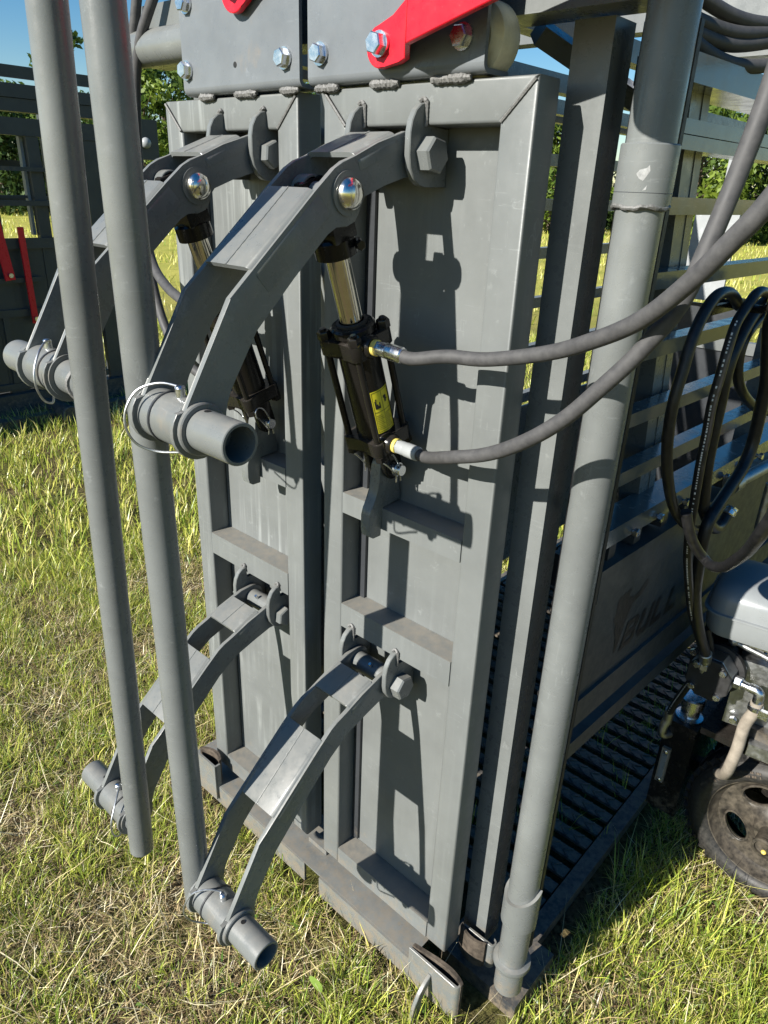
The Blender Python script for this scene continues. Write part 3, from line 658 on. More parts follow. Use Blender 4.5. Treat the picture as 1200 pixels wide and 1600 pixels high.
t.part('hose_hook', MB().sweep([(.465,.384,1.255),(.50,.375,1.255),(.545,.355,1.255),(.560,.350,1.262),(.562,.350,1.28)], .006, 10, 5), 'black')
t.part('hook_bar', MB().box(.492, .500, .30, .44, 1.245, 1.258, .001, 1), 'black')
t.part('hose_rod', MB().cyl((-.36,.02,1.755), (-.62,.02,1.745), .012, 14).sphere((-.36,.02,1.755), .02), 'black')
t.part('latch_lever', MB().cyl((.515,.60,.905), (.56,.86,.925), .012, 16).cyl((.512,.58,.904), (.516,.605,.906), .017, 16), 'cast')
t.part('red_catch', MB().box(.535, .57, .80, .86, .905, .945, .004), 'red')
t.part('lever_stay', MB().cyl((.56,.66,.90), (.56,.665,.80), .007, 12), 'cast')

# black hose tied upright in the corner between post and round post
cs = Thing('hydraulic_hose', 'black hose cable-tied upright in the dark corner beside the round post', 'hose', (.424, .118, .02), None)
cs.part('hose_tube', MB().sweep([(.424,.118,-.02),(.425,.117,.5),(.423,.119,1.0),(.425,.117,1.58)], .011, 14, 6), 'hose_b')
for z in (.36, .62, .80, 1.12, 1.395): cs.part('cable_tie', MB().lathe([(.0112,0),(.0125,.0005),(.0125,.0035),(.0112,.004)], (.4242,.1178,z), (0,0,1), 20, cap=False), 'blackmatte')

# ================================================================== BLACK HOSES HANGING BY THE SIDE
BH = 'black hoses hanging on the chute side'
hose('hydraulic_hose', [(.519,.351,1.257),(.517,.302,1.278),(.515,.257,1.278),(.513,.226,1.257),(.512,.205,1.224),(.512,.194,1.182),(.511,.187,1.137),(.512,.193,1.082),(.513,.222,1.020),(.515,.271,.956),(.518,.335,.906),(.521,.400,.873),(.520,.45,.86)], .0083, 'hose_b', 'black hose looping over the hook, nearest the round post of the black hoses', group=BH)
def dashes(pts, r, u0, u1, n, off):
    P = catmull(pts, 10); P = [Vector(p) for p in P]; mb = MB(); rr = random.Random(3)
    a, b = int(u0*len(P)), int(u1*len(P))-1
    seg = P[a:b]; L = [0.]
    for p, q in zip(seg, seg[1:]): L.append(L[-1]+(q-p).length)
    def at(s):
        for i in range(len(L)-1):
            if L[i+1] >= s: k = (s-L[i])/(L[i+1]-L[i]+1e-9); return seg[i].lerp(seg[i+1], k), (seg[i+1]-seg[i]).normalized()
        return seg[-1], (seg[-1]-seg[-2]).normalized()
    s = 0
    while s < L[-1]-.004:
        ln = rr.uniform(.0018, .0042)
        if rr.random() < .8:
            p, tg = at(s); q, _ = at(s+ln); d = (off-tg*off.dot(tg)).normalized(); w = tg.cross(d)
            mb.b.faces.new([mb.b.verts.new(v) for v in (p+d*(r+.0003)-w*.0011, q+d*(r+.0003)-w*.0011, q+d*(r+.0003)+w*.0011, p+d*(r+.0003)+w*.0011)])
        s += ln+rr.uniform(.0008, .003)
    return mb
p2 = [(.546,.515,1.254),(.541,.398,1.274),(.539,.356,1.278),(.538,.328,1.265),(.536,.298,1.240),(.536,.287,1.208),(.536,.281,1.168),(.535,.277,1.126),(.536,.281,1.081),(.536,.285,1.034),(.536,.297,.971),(.537,.302,.932),(.537,.316,.885),(.538,.337,.838),(.540,.375,.773),(.542,.427,.697),(.548,.49,.62)]
h = hose('hydraulic_hose', p2, .0075, 'hose_b', 'black hose with white printing along its outer edge, second of the loops over the hook', group=BH)
h.part('white_print', dashes(p2, .0075, .25, .98, 60, Vector((.2,-.9,0))), 'print', kind='stuff')
hose('hydraulic_hose', [(.537,.540,1.281),(.533,.438,1.261),(.530,.384,1.238),(.529,.348,1.203),(.528,.335,1.164),(.528,.339,1.113),(.528,.343,1.052),(.529,.348,1.004),(.530,.368,.947),(.530,.383,.920),(.532,.421,.885),(.534,.463,.859),(.535,.491,.857),(.537,.510,.872)], .0098, 'hose_b', 'thick black hose whose lower loop ends in a small zinc fitting', [((.540,.520,.886), (.5375,.511,.873), 'zinc')], group=BH)
hose('hydraulic_hose', [(.524,.586,1.246),(.521,.500,1.237),(.518,.446,1.217),(.517,.419,1.193),(.517,.422,1.159),(.518,.455,1.120),(.521,.521,1.082),(.525,.605,1.050),(.531,.729,1.022)], .0085, 'hose_b', 'black hose making the small round loop at the right edge of the photo', group=BH)
hose('hydraulic_hose', [(.56,.43,1.27),(.547,.428,1.233),(.548,.454,1.178),(.550,.482,1.127),(.550,.492,1.076),(.550,.498,1.016),(.549,.477,.976),(.547,.432,.947),(.546,.391,.925),(.545,.367,.896),(.545,.374,.839),(.546,.398,.753),(.552,.465,.645),(.556,.535,.565)], .0105, 'hose_b', 'thick black hose that runs down to the zinc elbow of the pump', [((.5565,.553,.531), (.556,.537,.562), 'cast')], group=BH)
p6 = [(.90,-.05,1.36),(.80,-.12,1.27),(.745,-.120,1.198),(.711,-.02,1.101),(.694,.024,1.055),(.668,.114,.993),(.641,.187,.941),(.614,.248,.896),(.586,.294,.869),(.567,.313,.868),(.556,.292,.892),(.550,.262,.928),(.544,.244,.964)]
h = hose('hydraulic_hose', p6, .0082, 'hose_b', 'hose arching over the silver fuel tank, its sunlit top looking pale', group=BH)
h.part('white_print', dashes(p6, .0082, .50, .72, 20, Vector((.5,-.6,-.5))), 'print', kind='stuff')
TH = 'hoses arching off the chute top'
for pts, lab in (([(.380,.12,1.70),(.401,.172,1.650),(.414,.210,1.633),(.428,.250,1.621),(.447,.304,1.611),(.468,.364,1.611),(.494,.436,1.621),(.54,.56,1.66)], 'topmost of the dusty hoses arching right at the upper right corner'),
                 ([(.400,.13,1.63),(.409,.172,1.611),(.420,.208,1.603),(.433,.250,1.597),(.451,.304,1.594),(.470,.364,1.602),(.495,.436,1.618),(.54,.56,1.66)], 'second dusty hose from the top at the upper right corner'),
                 ([(.404,.13,1.610),(.412,.176,1.598),(.422,.212,1.590),(.434,.250,1.583),(.451,.304,1.581),(.472,.370,1.592),(.498,.442,1.608),(.54,.57,1.65)], 'third dusty hose from the top at the upper right corner'),
                 ([(.406,.13,1.615),(.413,.168,1.598),(.424,.204,1.585),(.434,.232,1.572),(.447,.268,1.562),(.462,.310,1.558),(.480,.364,1.564),(.505,.436,1.584),(.55,.57,1.63)], 'lowest dusty hose at the upper right corner, sagging across the pale tube')):
    hose('hydraulic_hose', pts, .0088, 'hose_g', lab, group=TH)

# ================================================================== POWER UNIT
t = Thing('power_unit', 'small engine and hydraulic pump unit on a dusty wheel beside the chute', 'power unit', (.72, .75, GZ))
def yawm(cx, cy, cz, deg): return Matrix.Translation((cx, cy, cz)) @ Matrix.Rotation(rad(deg), 4, 'Z')
# fuel tank: pinched upper and lower halves with a seam flange
def rounded(w, d, r, n=5):
    o = []
    for sx, sy, a0 in ((1,1,0),(-1,1,90),(-1,-1,180),(1,-1,270)):
        o += [(sx*(w-r)+r*math.cos(rad(a0+90*k/n)), sy*(d-r)+r*math.sin(rad(a0+90*k/n))) for k in range(n+1)]
    return o
def loft(levels, mtx):
    mb = MB(); rings = []
    for w, d, r, z in levels: rings.append([mb.b.verts.new(mtx @ Vector((x, y, z))) for x, y in rounded(w, d, r)])
    for A, B in zip(rings, rings[1:]):
        for k in range(len(A)): mb.b.faces.new((A[k], A[(k+1) % len(A)], B[(k+1) % len(A)], B[k]))
    mb.b.faces.new(rings[0][::-1]); mb.b.faces.new(rings[-1]); return mb
tm = yawm(.652, .645, .602, 9)
tk = t.part('fuel_tank', loft([(.112,.078,.03,.0),(.124,.089,.033,.006),(.130,.094,.034,.020),(.133,.097,.036,.054),(.133,.097,.036,.060),(.131,.095,.036,.088),(.126,.090,.036,.100),(.114,.078,.036,.110),(.085,.055,.034,.117),(.05,.03,.02,.120)], tm), 'tank')
t.part('tank_seam', loft([(.1325,.0965,.036,.0540),(.1385,.1025,.037,.0552),(.1385,.1025,.037,.0590),(.1325,.0965,.036,.0602)], tm), 'tank', on=tk)
t.part('tank_plate', MB().box(.02, .075, -.085, -.062, .1095, .1105, 0, 1, tm @ Matrix.Rotation(rad(26), 4, 'X') if False else tm @ Matrix.Translation((0,-.012,-.003)) @ Matrix.Translation((0,-.07,.108)) @ Matrix.Rotation(rad(42), 4, 'X') @ Matrix.Translation((0,.07,-.108))), 'cast', on=tk)
t.part('tank_cap', MB().lathe([(.0,.0),(.030,.0),(.031,.004),(.031,.014),(.028,.018),(.020,.020),(0,.020)], tm @ Vector((.015,.015,.113)), (0,0,1), 18), 'blackmatte', on=tk)
t.part('tank_cap_vent', MB().lathe([(.018,0),(.018,.006),(.012,.009),(0,.009)], tm @ Vector((.085,-.018,.106)), (.15,-.1,1), 18), 'zinc', on=tk)
em = yawm(.70, .72, .36, 9)
eb = t.part('engine_block', MB().box(-.11, .14, -.075, .09, 0, .165, .02, 3, em).box(-.02, .13, -.06, .07, .165, .225, .01, 2, em), 'cast')
for k in range(9): t.part('cooling_fin', MB().box(.0, .14, -.086, .10, .125+k*.0115, .1285+k*.0115, .001, 1, em), 'cast', on=eb)
t.part('engine_rail', MB().cyl(em @ Vector((-.13,-.082,.205)), em @ Vector((.02,-.095,.180)), .006, 12).sphere(em @ Vector((-.13,-.082,.205)), .011).sphere(em @ Vector((.02,-.095,.180)), .012).cyl(em @ Vector((.02,-.095,.180)), em @ Vector((.12,-.10,.09)), .006, 12), 'cast', on=eb)
t.part('engine_foot', MB().box(-.05, .20, -.12, .12, -.03, .0, .006, 2, em), 'cast', on=eb)
for i, p in enumerate(((-.10,-.083,.15),(-.09,-.083,.02),(.03,-.083,.03),(.11,-.083,.13))): t.part('engine_bolt', MB().hexh(em @ Vector(p), em.to_3x3() @ Vector((0,-1,0)), .014, .009, i), 'zinc', on=eb)
t.part('recoil_housing', MB().lathe([(.072,0),(.078,.004),(.078,.022),(.070,.030),(.02,.034)], em @ Vector((.16,-.085,.10)), em.to_3x3() @ Vector((0,-1,0)), 32), 'cast', on=eb)
for k in range(14):
    a = 2*PI*k/14; t.part('housing_slot', MB().box(-.003, .003, -.0015, .002, -.014, .014, .0005, 1, em @ Matrix.Translation((.16+.050*math.cos(a), -.1185+.0, .10+.050*math.sin(a))) @ Matrix.Rotation(-a+PI/2, 4, 'Y')), 'blackmatte', on=eb)
t.part('spark_lead', MB().sweep([em @ Vector(q) for q in ((-.06,-.09,.195),(-.02,-.115,.205),(.04,-.118,.19),(.09,-.10,.20))], .0032, 8, 6), 'hose_b', on=eb)
t.part('control_lever', MB().box(-.10, .0, -.098, -.092, .212, .220, .001, 1, em).cyl(em @ Vector((-.06,-.092,.216)), em @ Vector((-.06,-.108,.216)), .006, 12), 'zinc', on=eb)
# pump: octagonal face plate, aluminium body, black flange and bracket
pc = Vector((.570, .548, .497)); R8 = .046
oc = [(pc.x+R8*math.cos(rad(22.5+45*k))*(1.0), pc.z+R8*1.10*math.sin(rad(22.5+45*k))) for k in range(8)]
pm = t.part('pump_face', MB().prism(oc, XZ, pc.y, pc.y+.010, .0015, 1), 'blackmatte')
oc2 = [(pc.x+(x-pc.x)*.97, pc.z+(z-pc.z)*.97) for x, z in oc]
t.part('pump_body', MB().prism(oc2, XZ, pc.y+.0105, pc.y+.052, .002, 1), 'alu')
t.part('pump_flange', MB().lathe([(.050,.0525),(.056,.054),(.056,.066),(.040,.070),(.040,.085),(.030,.088)], pc, (0,1,0), 32), 'blackmatte')
for k, (dx, dz) in enumerate(((-.026,.027),(.026,.030),(-.026,-.027),(.026,-.030))):
    t.part('pump_bolt', MB().hexh(pc+Vector((dx,-.0002,dz)), (0,-1,0), .013, .008, k*.7), 'zinc', on=pm)
for k, (dx, dz) in enumerate(((-.05,.018),(.052,-.004))): t.part('flange_bolt', MB().hexh(pc+Vector((dx,.0535,dz)), (0,-1,0), .014, .009, k), 'zinc')
t.part('pump_coupling', MB().lathe([(.026,.088),(.028,.09),(.028,.125),(.024,.128)], pc, (0,1,0), 24), 'alu')
t.part('pump_bracket', MB().prism([(.040,.0),(.066,.03),(.066,.075),(.02,.085),(-.045,.075),(-.060,.05),(-.06,-.05),(.040,-.055)], lambda u, v, w: (pc.x+u, pc.y+w, pc.z+v), .1285, .137, .002, 1).box(pc.x-.045, pc.x+.02, pc.y+.070, pc.y+.1275, pc.z+.070, pc.z+.078, .002, 1), 'black')
# pressure elbow on the left of the pump, suction elbow on the right
t.part('pressure_elbow', MB().sweep([(.5565,.553,.532),(.5560,.555,.512),(.5535,.558,.500),(.548,.560,.494),(.540,.566,.492)], .0085, 12, 4).hexh((.5565,.5535,.516), (0,0,1), .022, .014, .2), 'cast')
t.part('suction_elbow', MB().hexh((pc.x+.0445,pc.y+.030,pc.z+.004), (1,0,0), .023, .014, .3).cyl((pc.x+.056,pc.y+.030,pc.z+.004), (pc.x+.082,pc.y+.030,pc.z+.003), .0085, 14).sweep([(pc.x+.074,pc.y+.030,pc.z+.004),(pc.x+.088,pc.y+.030,pc.z+.003),(pc.x+.094,pc.y+.030,pc.z-.006),(pc.x+.094,pc.y+.030,pc.z-.03)], .0105, 14, 4), 'zinc')
t.part('hose_clamp', MB().lathe([(.0128,0),(.0146,.001),(.0146,.010),(.0128,.011)], (pc.x+.094,pc.y+.030,pc.z-.040), (0,0,1), 20, cap=False).box(pc.x+.104, pc.x+.122, pc.y+.012, pc.y+.022, pc.z-.044, pc.z-.026, .002, 1), 'zinc')
t.part('suction_hose', MB().sweep([(pc.x+.094,pc.y+.030,pc.z-.022),(pc.x+.094,pc.y+.030,pc.z-.045),(.655,.5785,.410),(.655,.578,.350),(.652,.580,.305),(.646,.60,.262),(.63,.66,.20),(.60,.72,.15)], .0122, 16, 6), 'hose_t')
# reservoir with sight gauge and filler cap
rs = t.part('oil_reservoir', MB().box(.4736, .5475, .699, .86, -.029, .2467, .008, 3), 'black')
t.part('oil_reservoir', MB().box(.5715, .86, .83, .96, .06, .333, .008, 3), 'black')
t.part('engine_tray', MB().box(.5715, .86, .61, .829, .318, .334, .003, 2), 'black')
t.part('cart_box', MB().box(.662, .80, .618, .70, .3345, .383, .003, 2), 'rim')
t.part('filler_cap', MB().lathe([(.032,0),(.032,.004),(.022,.006),(.022,.030),(.027,.032),(.0285,.058),(.025,.062),(.016,.063)], (.5115,.743,.2472), (0,0,1), 28), 'zinc', on=rs)
sg = t.part('sight_gauge', MB().box(.484, .503, .688, .6985, .0626, .1676, .003, 2), 'hose_t', on=rs)
t.part('gauge_window', MB().box(.488, .4993, .6855, .6885, .079, .150, .001, 1), 'tank', on=rs)
for z in (.070, .1585): t.part('gauge_screw', MB().lathe([(.0055,0),(.0055,.002),(.003,.0035),(0,.0035)], (.4938,.6878,z), (0,-1,0), 14), 'zinc', on=rs)
t.part('reservoir_elbow', MB().sweep([(.480,.684,.257),(.477,.680,.236),(.476,.680,.215),(.481,.686,.2066),(.488,.7038,.204)], .0105, 14, 5), 'cast', on=rs)
p7 = [(.540,.565,.60),(.556,.575,.545),(.548,.600,.500),(.528,.625,.440),(.503,.655,.360),(.484,.678,.290),(.480,.684,.257)]
t.part('return_hose', MB().sweep(p7, .0085, 14, 8), 'hose_b'); t.part('white_print', dashes(p7, .0085, .2, .98, 40, Vector((-.3,-1,.1))), 'print', kind='stuff')
t.part('return_ferrule', MB().cyl((.480,.684,.243), (.4812,.6835,.287), .0112, 18, ch=.002), 'cast')
t.part('cart_bar', MB().box(.52, .92, .842, .87, .015, .050, .004), 'rim')
t.part('axle', MB().cyl((.752,.66,.076), (.752,.95,.076), .0125, 18, ch=.002), 'cast')
# wheel facing the gate side
wc = Vector((.752, .74, .076)); AX = Vector((0,-1,0))
wh = t.part('wheel', MB().lathe([(.020,.045),(.034,.044),(.040,.036),(.055,.026),(.095,.018),(.120,.022),(.128,.032),(.134,.050),(.140,.052),(.140,.045),(.130,.022),(.124,.010),(.095,.010),(.020,.018)], wc, AX, 64), 'rim')
def tyre():
    prof = []
    for a, r in ((-62,.150),(-40,.165),):
        pass
    P = [(.134,.046),(.138,.054),(.146,.060),(.156,.0635),(.166,.062),(.176,.056),(.182,.048),(.1835,.0475),(.186,.040),(.1885,.036),(.1915,.034),(.1935,.020),(.1945,.0),(.1935,-.020),(.1885,-.036),(.182,-.048),(.166,-.062),(.146,-.060),(.134,-.046)]
    return MB().lathe(P, wc, AX, 96, cap=False)
ty = t.part('tyre', tyre(), 'tyre')
def lugs():
    mb = MB()
    for k in range(44):
        a = 2*PI*k/44
        for s in (1, -1):
            mt = Matrix.Translation(wc) @ Matrix.Rotation(a+(.035 if s < 0 else 0), 4, 'Y') @ Matrix.Translation((0, s*.026, .1905)) @ Matrix.Rotation(s*rad(28), 4, 'Z')
            mb.box(-.009, .009, -.016, .016, -.006, .0055, .0012, 1, mt)
    return mb
t.part('tread_block', lugs(), 'tyre', on=ty, kind='stuff')
def cut_holes(o):
    """open four oval holes right through the wheel disc"""
    cut = MB(); n = 24
    for k in range(4):
        a = rad(32+90*k); u = Vector((math.cos(a),0,math.sin(a))); v = Vector((-math.sin(a),0,math.cos(a))); c0 = wc+u*.084
        A, B = [[cut.b.verts.new(c0+u*math.cos(2*PI*i/n)*.023+v*math.sin(2*PI*i/n)*.038+AX*h) for i in range(n)] for h in (-.03, .06)]
        cut.b.faces.new(A); cut.b.faces.new(B[::-1])
        for i in range(n): cut.b.faces.new((A[i], B[i], B[(i+1) % n], A[(i+1) % n]))
        lip = [c0+AX*(.0215+.0008)+u*math.cos(2*PI*i/n)*.0245+v*math.sin(2*PI*i/n)*.0395 for i in range(n)]
        t.part('hole_lip', MB().sweep(lip, .0028, 6, 1, closed=True), 'rim', on=o)
    bmesh.ops.recalc_face_normals(cut.b, faces=cut.b.faces)
    ct = cut.build('cutter', M['rim'], t.e, t.loc); md = o.modifiers.new('holes', 'BOOLEAN'); md.object = ct; md.solver = 'EXACT'
    me = bpy.data.meshes.new_from_object(o.evaluated_get(bpy.context.evaluated_depsgraph_get())); o.modifiers.clear(); o.data = me; bpy.data.objects.remove(ct)
cut_holes(wh)
t.part('hub_tube', MB().lathe([(.022,.04),(.022,.088),(.0245,.090),(.0245,.096),(.018,.097),(.018,.090),(.006,.088)], wc, AX, 26), 'rim', on=wh)
t.part('cotter_pin', MB().sphere(wc+AX*.092+Vector((.004,0,-.012)), .006, (1,1,.8)), 'brass', on=wh)
mb = MB(); rr = random.Random(5)
for row, R_ in enumerate((.1655, .156)):
    s = rad(108)
    while s < rad(163):
        d = rr.uniform(.008, .020)
        if rr.random() < .78:
            q = []
            for a, r in ((s, R_), (s+d, R_), (s+d, R_+.0058), (s, R_+.0058)):
                yy = .0645 if r < .164 else .0632
                q.append(wc+Vector((math.cos(a)*r, 0, math.sin(a)*r))+AX*yy)
            mb.poly(q)
        s += d+rr.uniform(.004, .011)
t.part('tyre_print', mb, 'rubber', on=ty, kind='stuff')
# ================================================================== SECOND CHUTE IN THE BACKGROUND
t = Thing('squeeze_chute', 'dark second squeeze chute standing in its own shade in the left background', 'cattle chute', (-4.5, 1.0, GZ))
X0 = -4.05
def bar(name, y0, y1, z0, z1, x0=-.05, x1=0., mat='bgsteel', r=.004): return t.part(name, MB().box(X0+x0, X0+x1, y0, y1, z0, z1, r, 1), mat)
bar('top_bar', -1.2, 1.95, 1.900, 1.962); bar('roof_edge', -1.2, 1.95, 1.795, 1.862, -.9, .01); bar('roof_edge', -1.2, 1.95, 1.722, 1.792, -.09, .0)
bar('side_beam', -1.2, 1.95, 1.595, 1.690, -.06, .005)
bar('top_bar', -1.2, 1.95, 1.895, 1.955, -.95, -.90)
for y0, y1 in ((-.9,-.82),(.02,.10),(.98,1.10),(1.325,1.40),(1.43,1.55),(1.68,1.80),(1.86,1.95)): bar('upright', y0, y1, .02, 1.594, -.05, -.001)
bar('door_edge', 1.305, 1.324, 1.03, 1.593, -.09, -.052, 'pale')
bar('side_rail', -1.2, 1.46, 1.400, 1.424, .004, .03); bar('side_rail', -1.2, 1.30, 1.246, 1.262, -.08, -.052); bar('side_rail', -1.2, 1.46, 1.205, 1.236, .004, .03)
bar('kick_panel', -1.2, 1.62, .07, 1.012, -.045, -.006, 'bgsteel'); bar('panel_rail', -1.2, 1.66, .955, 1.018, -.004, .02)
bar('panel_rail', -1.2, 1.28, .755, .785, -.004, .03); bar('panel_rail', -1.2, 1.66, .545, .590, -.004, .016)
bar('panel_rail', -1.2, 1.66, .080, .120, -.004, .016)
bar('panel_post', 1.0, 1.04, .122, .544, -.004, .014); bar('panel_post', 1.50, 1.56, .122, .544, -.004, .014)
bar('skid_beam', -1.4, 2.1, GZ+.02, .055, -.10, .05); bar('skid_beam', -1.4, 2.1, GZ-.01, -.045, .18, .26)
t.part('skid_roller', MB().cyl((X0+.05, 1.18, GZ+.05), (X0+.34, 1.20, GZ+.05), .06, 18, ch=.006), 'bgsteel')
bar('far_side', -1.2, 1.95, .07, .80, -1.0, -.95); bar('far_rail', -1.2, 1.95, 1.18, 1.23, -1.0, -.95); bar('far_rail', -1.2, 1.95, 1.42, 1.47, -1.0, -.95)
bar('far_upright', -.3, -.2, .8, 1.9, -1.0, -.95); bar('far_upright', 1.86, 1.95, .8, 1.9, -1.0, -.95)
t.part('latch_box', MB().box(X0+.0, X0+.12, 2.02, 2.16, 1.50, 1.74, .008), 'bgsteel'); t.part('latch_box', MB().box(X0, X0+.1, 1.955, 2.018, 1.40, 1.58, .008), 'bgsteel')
t.part('latch_pad', MB().sphere((X0+.13, 2.06, 1.60), .035, (1,1,1)), 'pale'); t.part('gate_plate', MB().box(X0, X0+.03, 1.97, 2.18, 1.24, 1.46, .006), 'bgsteel')
def red_lever(p0, p1, w, lab):
    k = Thing('red_lever', lab, 'lever', p1, 'red levers of the far chute')
    p0, p1 = Vector(p0), Vector(p1); d = p1-p0
    mt = Matrix.Translation(p0) @ d.to_track_quat('Z', 'X').to_matrix().to_4x4()
    k.part('lever_bar', MB().box(-w, w, -.008, .008, 0, d.length, .003, 2, mt), 'red')
    k.part('lever_bolt', MB().cyl(p1+Vector((.006,0,.03)), p1+Vector((.026,0,.03)), .014, 10), 'zinc')
red_lever((X0+.045,1.185,1.085), (X0+.045,1.188,.500), .018, 'thin red lever, the right one of the two on the background chute')
red_lever((X0+.045,1.020,1.32), (X0+.045,1.075,.775), .030, 'wide red lever at the left edge of the photo on the background chute')

# ================================================================== GROUND AND GRASS
def vnoise(x, y, s, seed):
    """smooth value noise, numpy"""
    r = np.random.default_rng(seed); T = r.random((64, 64)); X, Y = x/s, y/s
    i, j = np.floor(X).astype(int), np.floor(Y).astype(int); f, g = X-i, Y-j; f = f*f*(3-2*f); g = g*g*(3-2*g)
    a = lambda p, q: T[p % 64, q % 64]
    return (a(i,j)*(1-f)+a(i+1,j)*f)*(1-g)+(a(i,j+1)*(1-f)+a(i+1,j+1)*f)*g
def height(x, y): return GZ + .018*(vnoise(x, y, .35, 1)-.5)*1.0 + .02*(vnoise(x, y, 1.7, 2)-.5)
def dry(x, y): return .5*vnoise(x, y, .22, 3)+.3*vnoise(x, y, .09, 4)+.35*vnoise(x, y, .9, 5)-.08     # bare, straw-coloured patches
m, nt, b = mat_base('soil_and_thatch')
n1 = noise(nt, 3.2, 6, .65); n2 = noise(nt, 70, 5, .7); n3 = noise(nt, .35, 4, .6)
thatch = mix(nt, ramp(nt, n2, [(.35, 0.), (.68, 1.)]), (.028, .020, .012), (.20, .145, .08))
green = mix(nt, ramp(nt, n2, [(.3, 0.), (.7, 1.)]), (.03, .035, .009), (.18, .185, .045))
near = mix(nt, ramp(nt, n1, [(.42, 0.), (.66, 1.)]), thatch, green)
cdn = nt.nodes.new("ShaderNodeNewGeometry"); sx = nt.nodes.new("ShaderNodeSeparateXYZ"); nt.links.new(cdn.outputs['Position'], sx.inputs[0])
dist = nt.nodes.new("ShaderNodeVectorMath"); dist.operation = 'LENGTH'; nt.links.new(cdn.outputs['Position'], dist.inputs[0])
field = mix(nt, ramp(nt, noise(nt, 1.1, 6, .7), [(.3, 0.), (.72, 1.)]), (.25, .26, .05), (.46, .41, .10))
fr = nt.nodes.new("ShaderNodeMapRange"); fr.inputs[1].default_value = 4.; fr.inputs[2].default_value = 12.; nt.links.new(dist.outputs['Value'], fr.inputs[0])
nt.links.new(mix(nt, fr.outputs[0], near, field), b.inputs['Base Color']); b.inputs['Roughness'].default_value = .95; b.inputs['Specular IOR Level'].default_value = .1
bump(nt, b, n2, .8, .01)
mb = MB(); gx = np.concatenate([[-260,-120,-60,-30,-15,-8], np.linspace(-5, 3, 100), [6,12,25,60,120,260]]); gy = np.concatenate([[-120,-40,-12,-5], np.linspace(-3, 5, 100), [8,14,25,45,80,140,260]])
GX, GY = np.meshgrid(gx, gy, indexing='ij'); GH = height(GX, GY); GH[(abs(GX) > 9) | (abs(GY) > 9)] = GZ
V = [[mb.b.verts.new((GX[i,j], GY[i,j], GH[i,j])) for j in range(len(gy))] for i in range(len(gx))]
for i in range(len(gx)-1):
    for j in range(len(gy)-1): mb.b.faces.new((V[i][j], V[i+1][j], V[i+1][j+1], V[i][j+1]))
mb.build('ground', m)['kind'] = 'structure'
def blade_mat(name, trans=.35):
    m, nt, b = mat_base(name)
    at = nt.nodes.new("ShaderNodeAttribute"); at.attribute_name = 'tint'
    nt.links.new(at.outputs['Color'], b.inputs['Base Color']); b.inputs['Roughness'].default_value = .36; b.inputs['Specular IOR Level'].default_value = .5
    tr = nt.nodes.new("ShaderNodeBsdfTranslucent"); nt.links.new(at.outputs['Color'], tr.inputs[0])
    mx = nt.nodes.new("ShaderNodeMixShader"); mx.inputs[0].default_value = trans
    out = nt.nodes["Material Output"]; nt.links.new(b.outputs[0], mx.inputs[1]); nt.links.new(tr.outputs[0], mx.inputs[2]); nt.links.new(mx.outputs[0], out.inputs[0])
    return m
BM = blade_mat('grass_blade'); SM = blade_mat('straw_blade', .15)
CG = np.array((CAM.x, CAM.y)); FD = np.array((fw.x, fw.y)); FD = FD/np.linalg.norm(FD)
def scatter(n, r0, r1, half):
    """points over the ground in front of the visitor, evenly dense per area between two distances"""
    r = np.sqrt(rng.random(n)*(r1*r1-r0*r0)+r0*r0); a = (rng.random(n)*2-1)*half
    c, s = np.cos(a), np.sin(a); return CG[0]+r*(FD[0]*c-FD[1]*s), CG[1]+r*(FD[0]*s+FD[1]*c)
def keep_out(x, y):
    w = (x > -.515) & (x < .50) & (y > -.04) & (y < 2.35)                # the chute's floor and sills
    w |= (x > -.5) & (x < .305) & (y > -.046) & (y < .1)
    w |= ((x-.752)**2 < .02**2) & ((y-.74)**2 < .05**2)
    w |= (x > -5.1) & (x < -3.98) & (y < 2.1) & (y > -1.4)
    return w
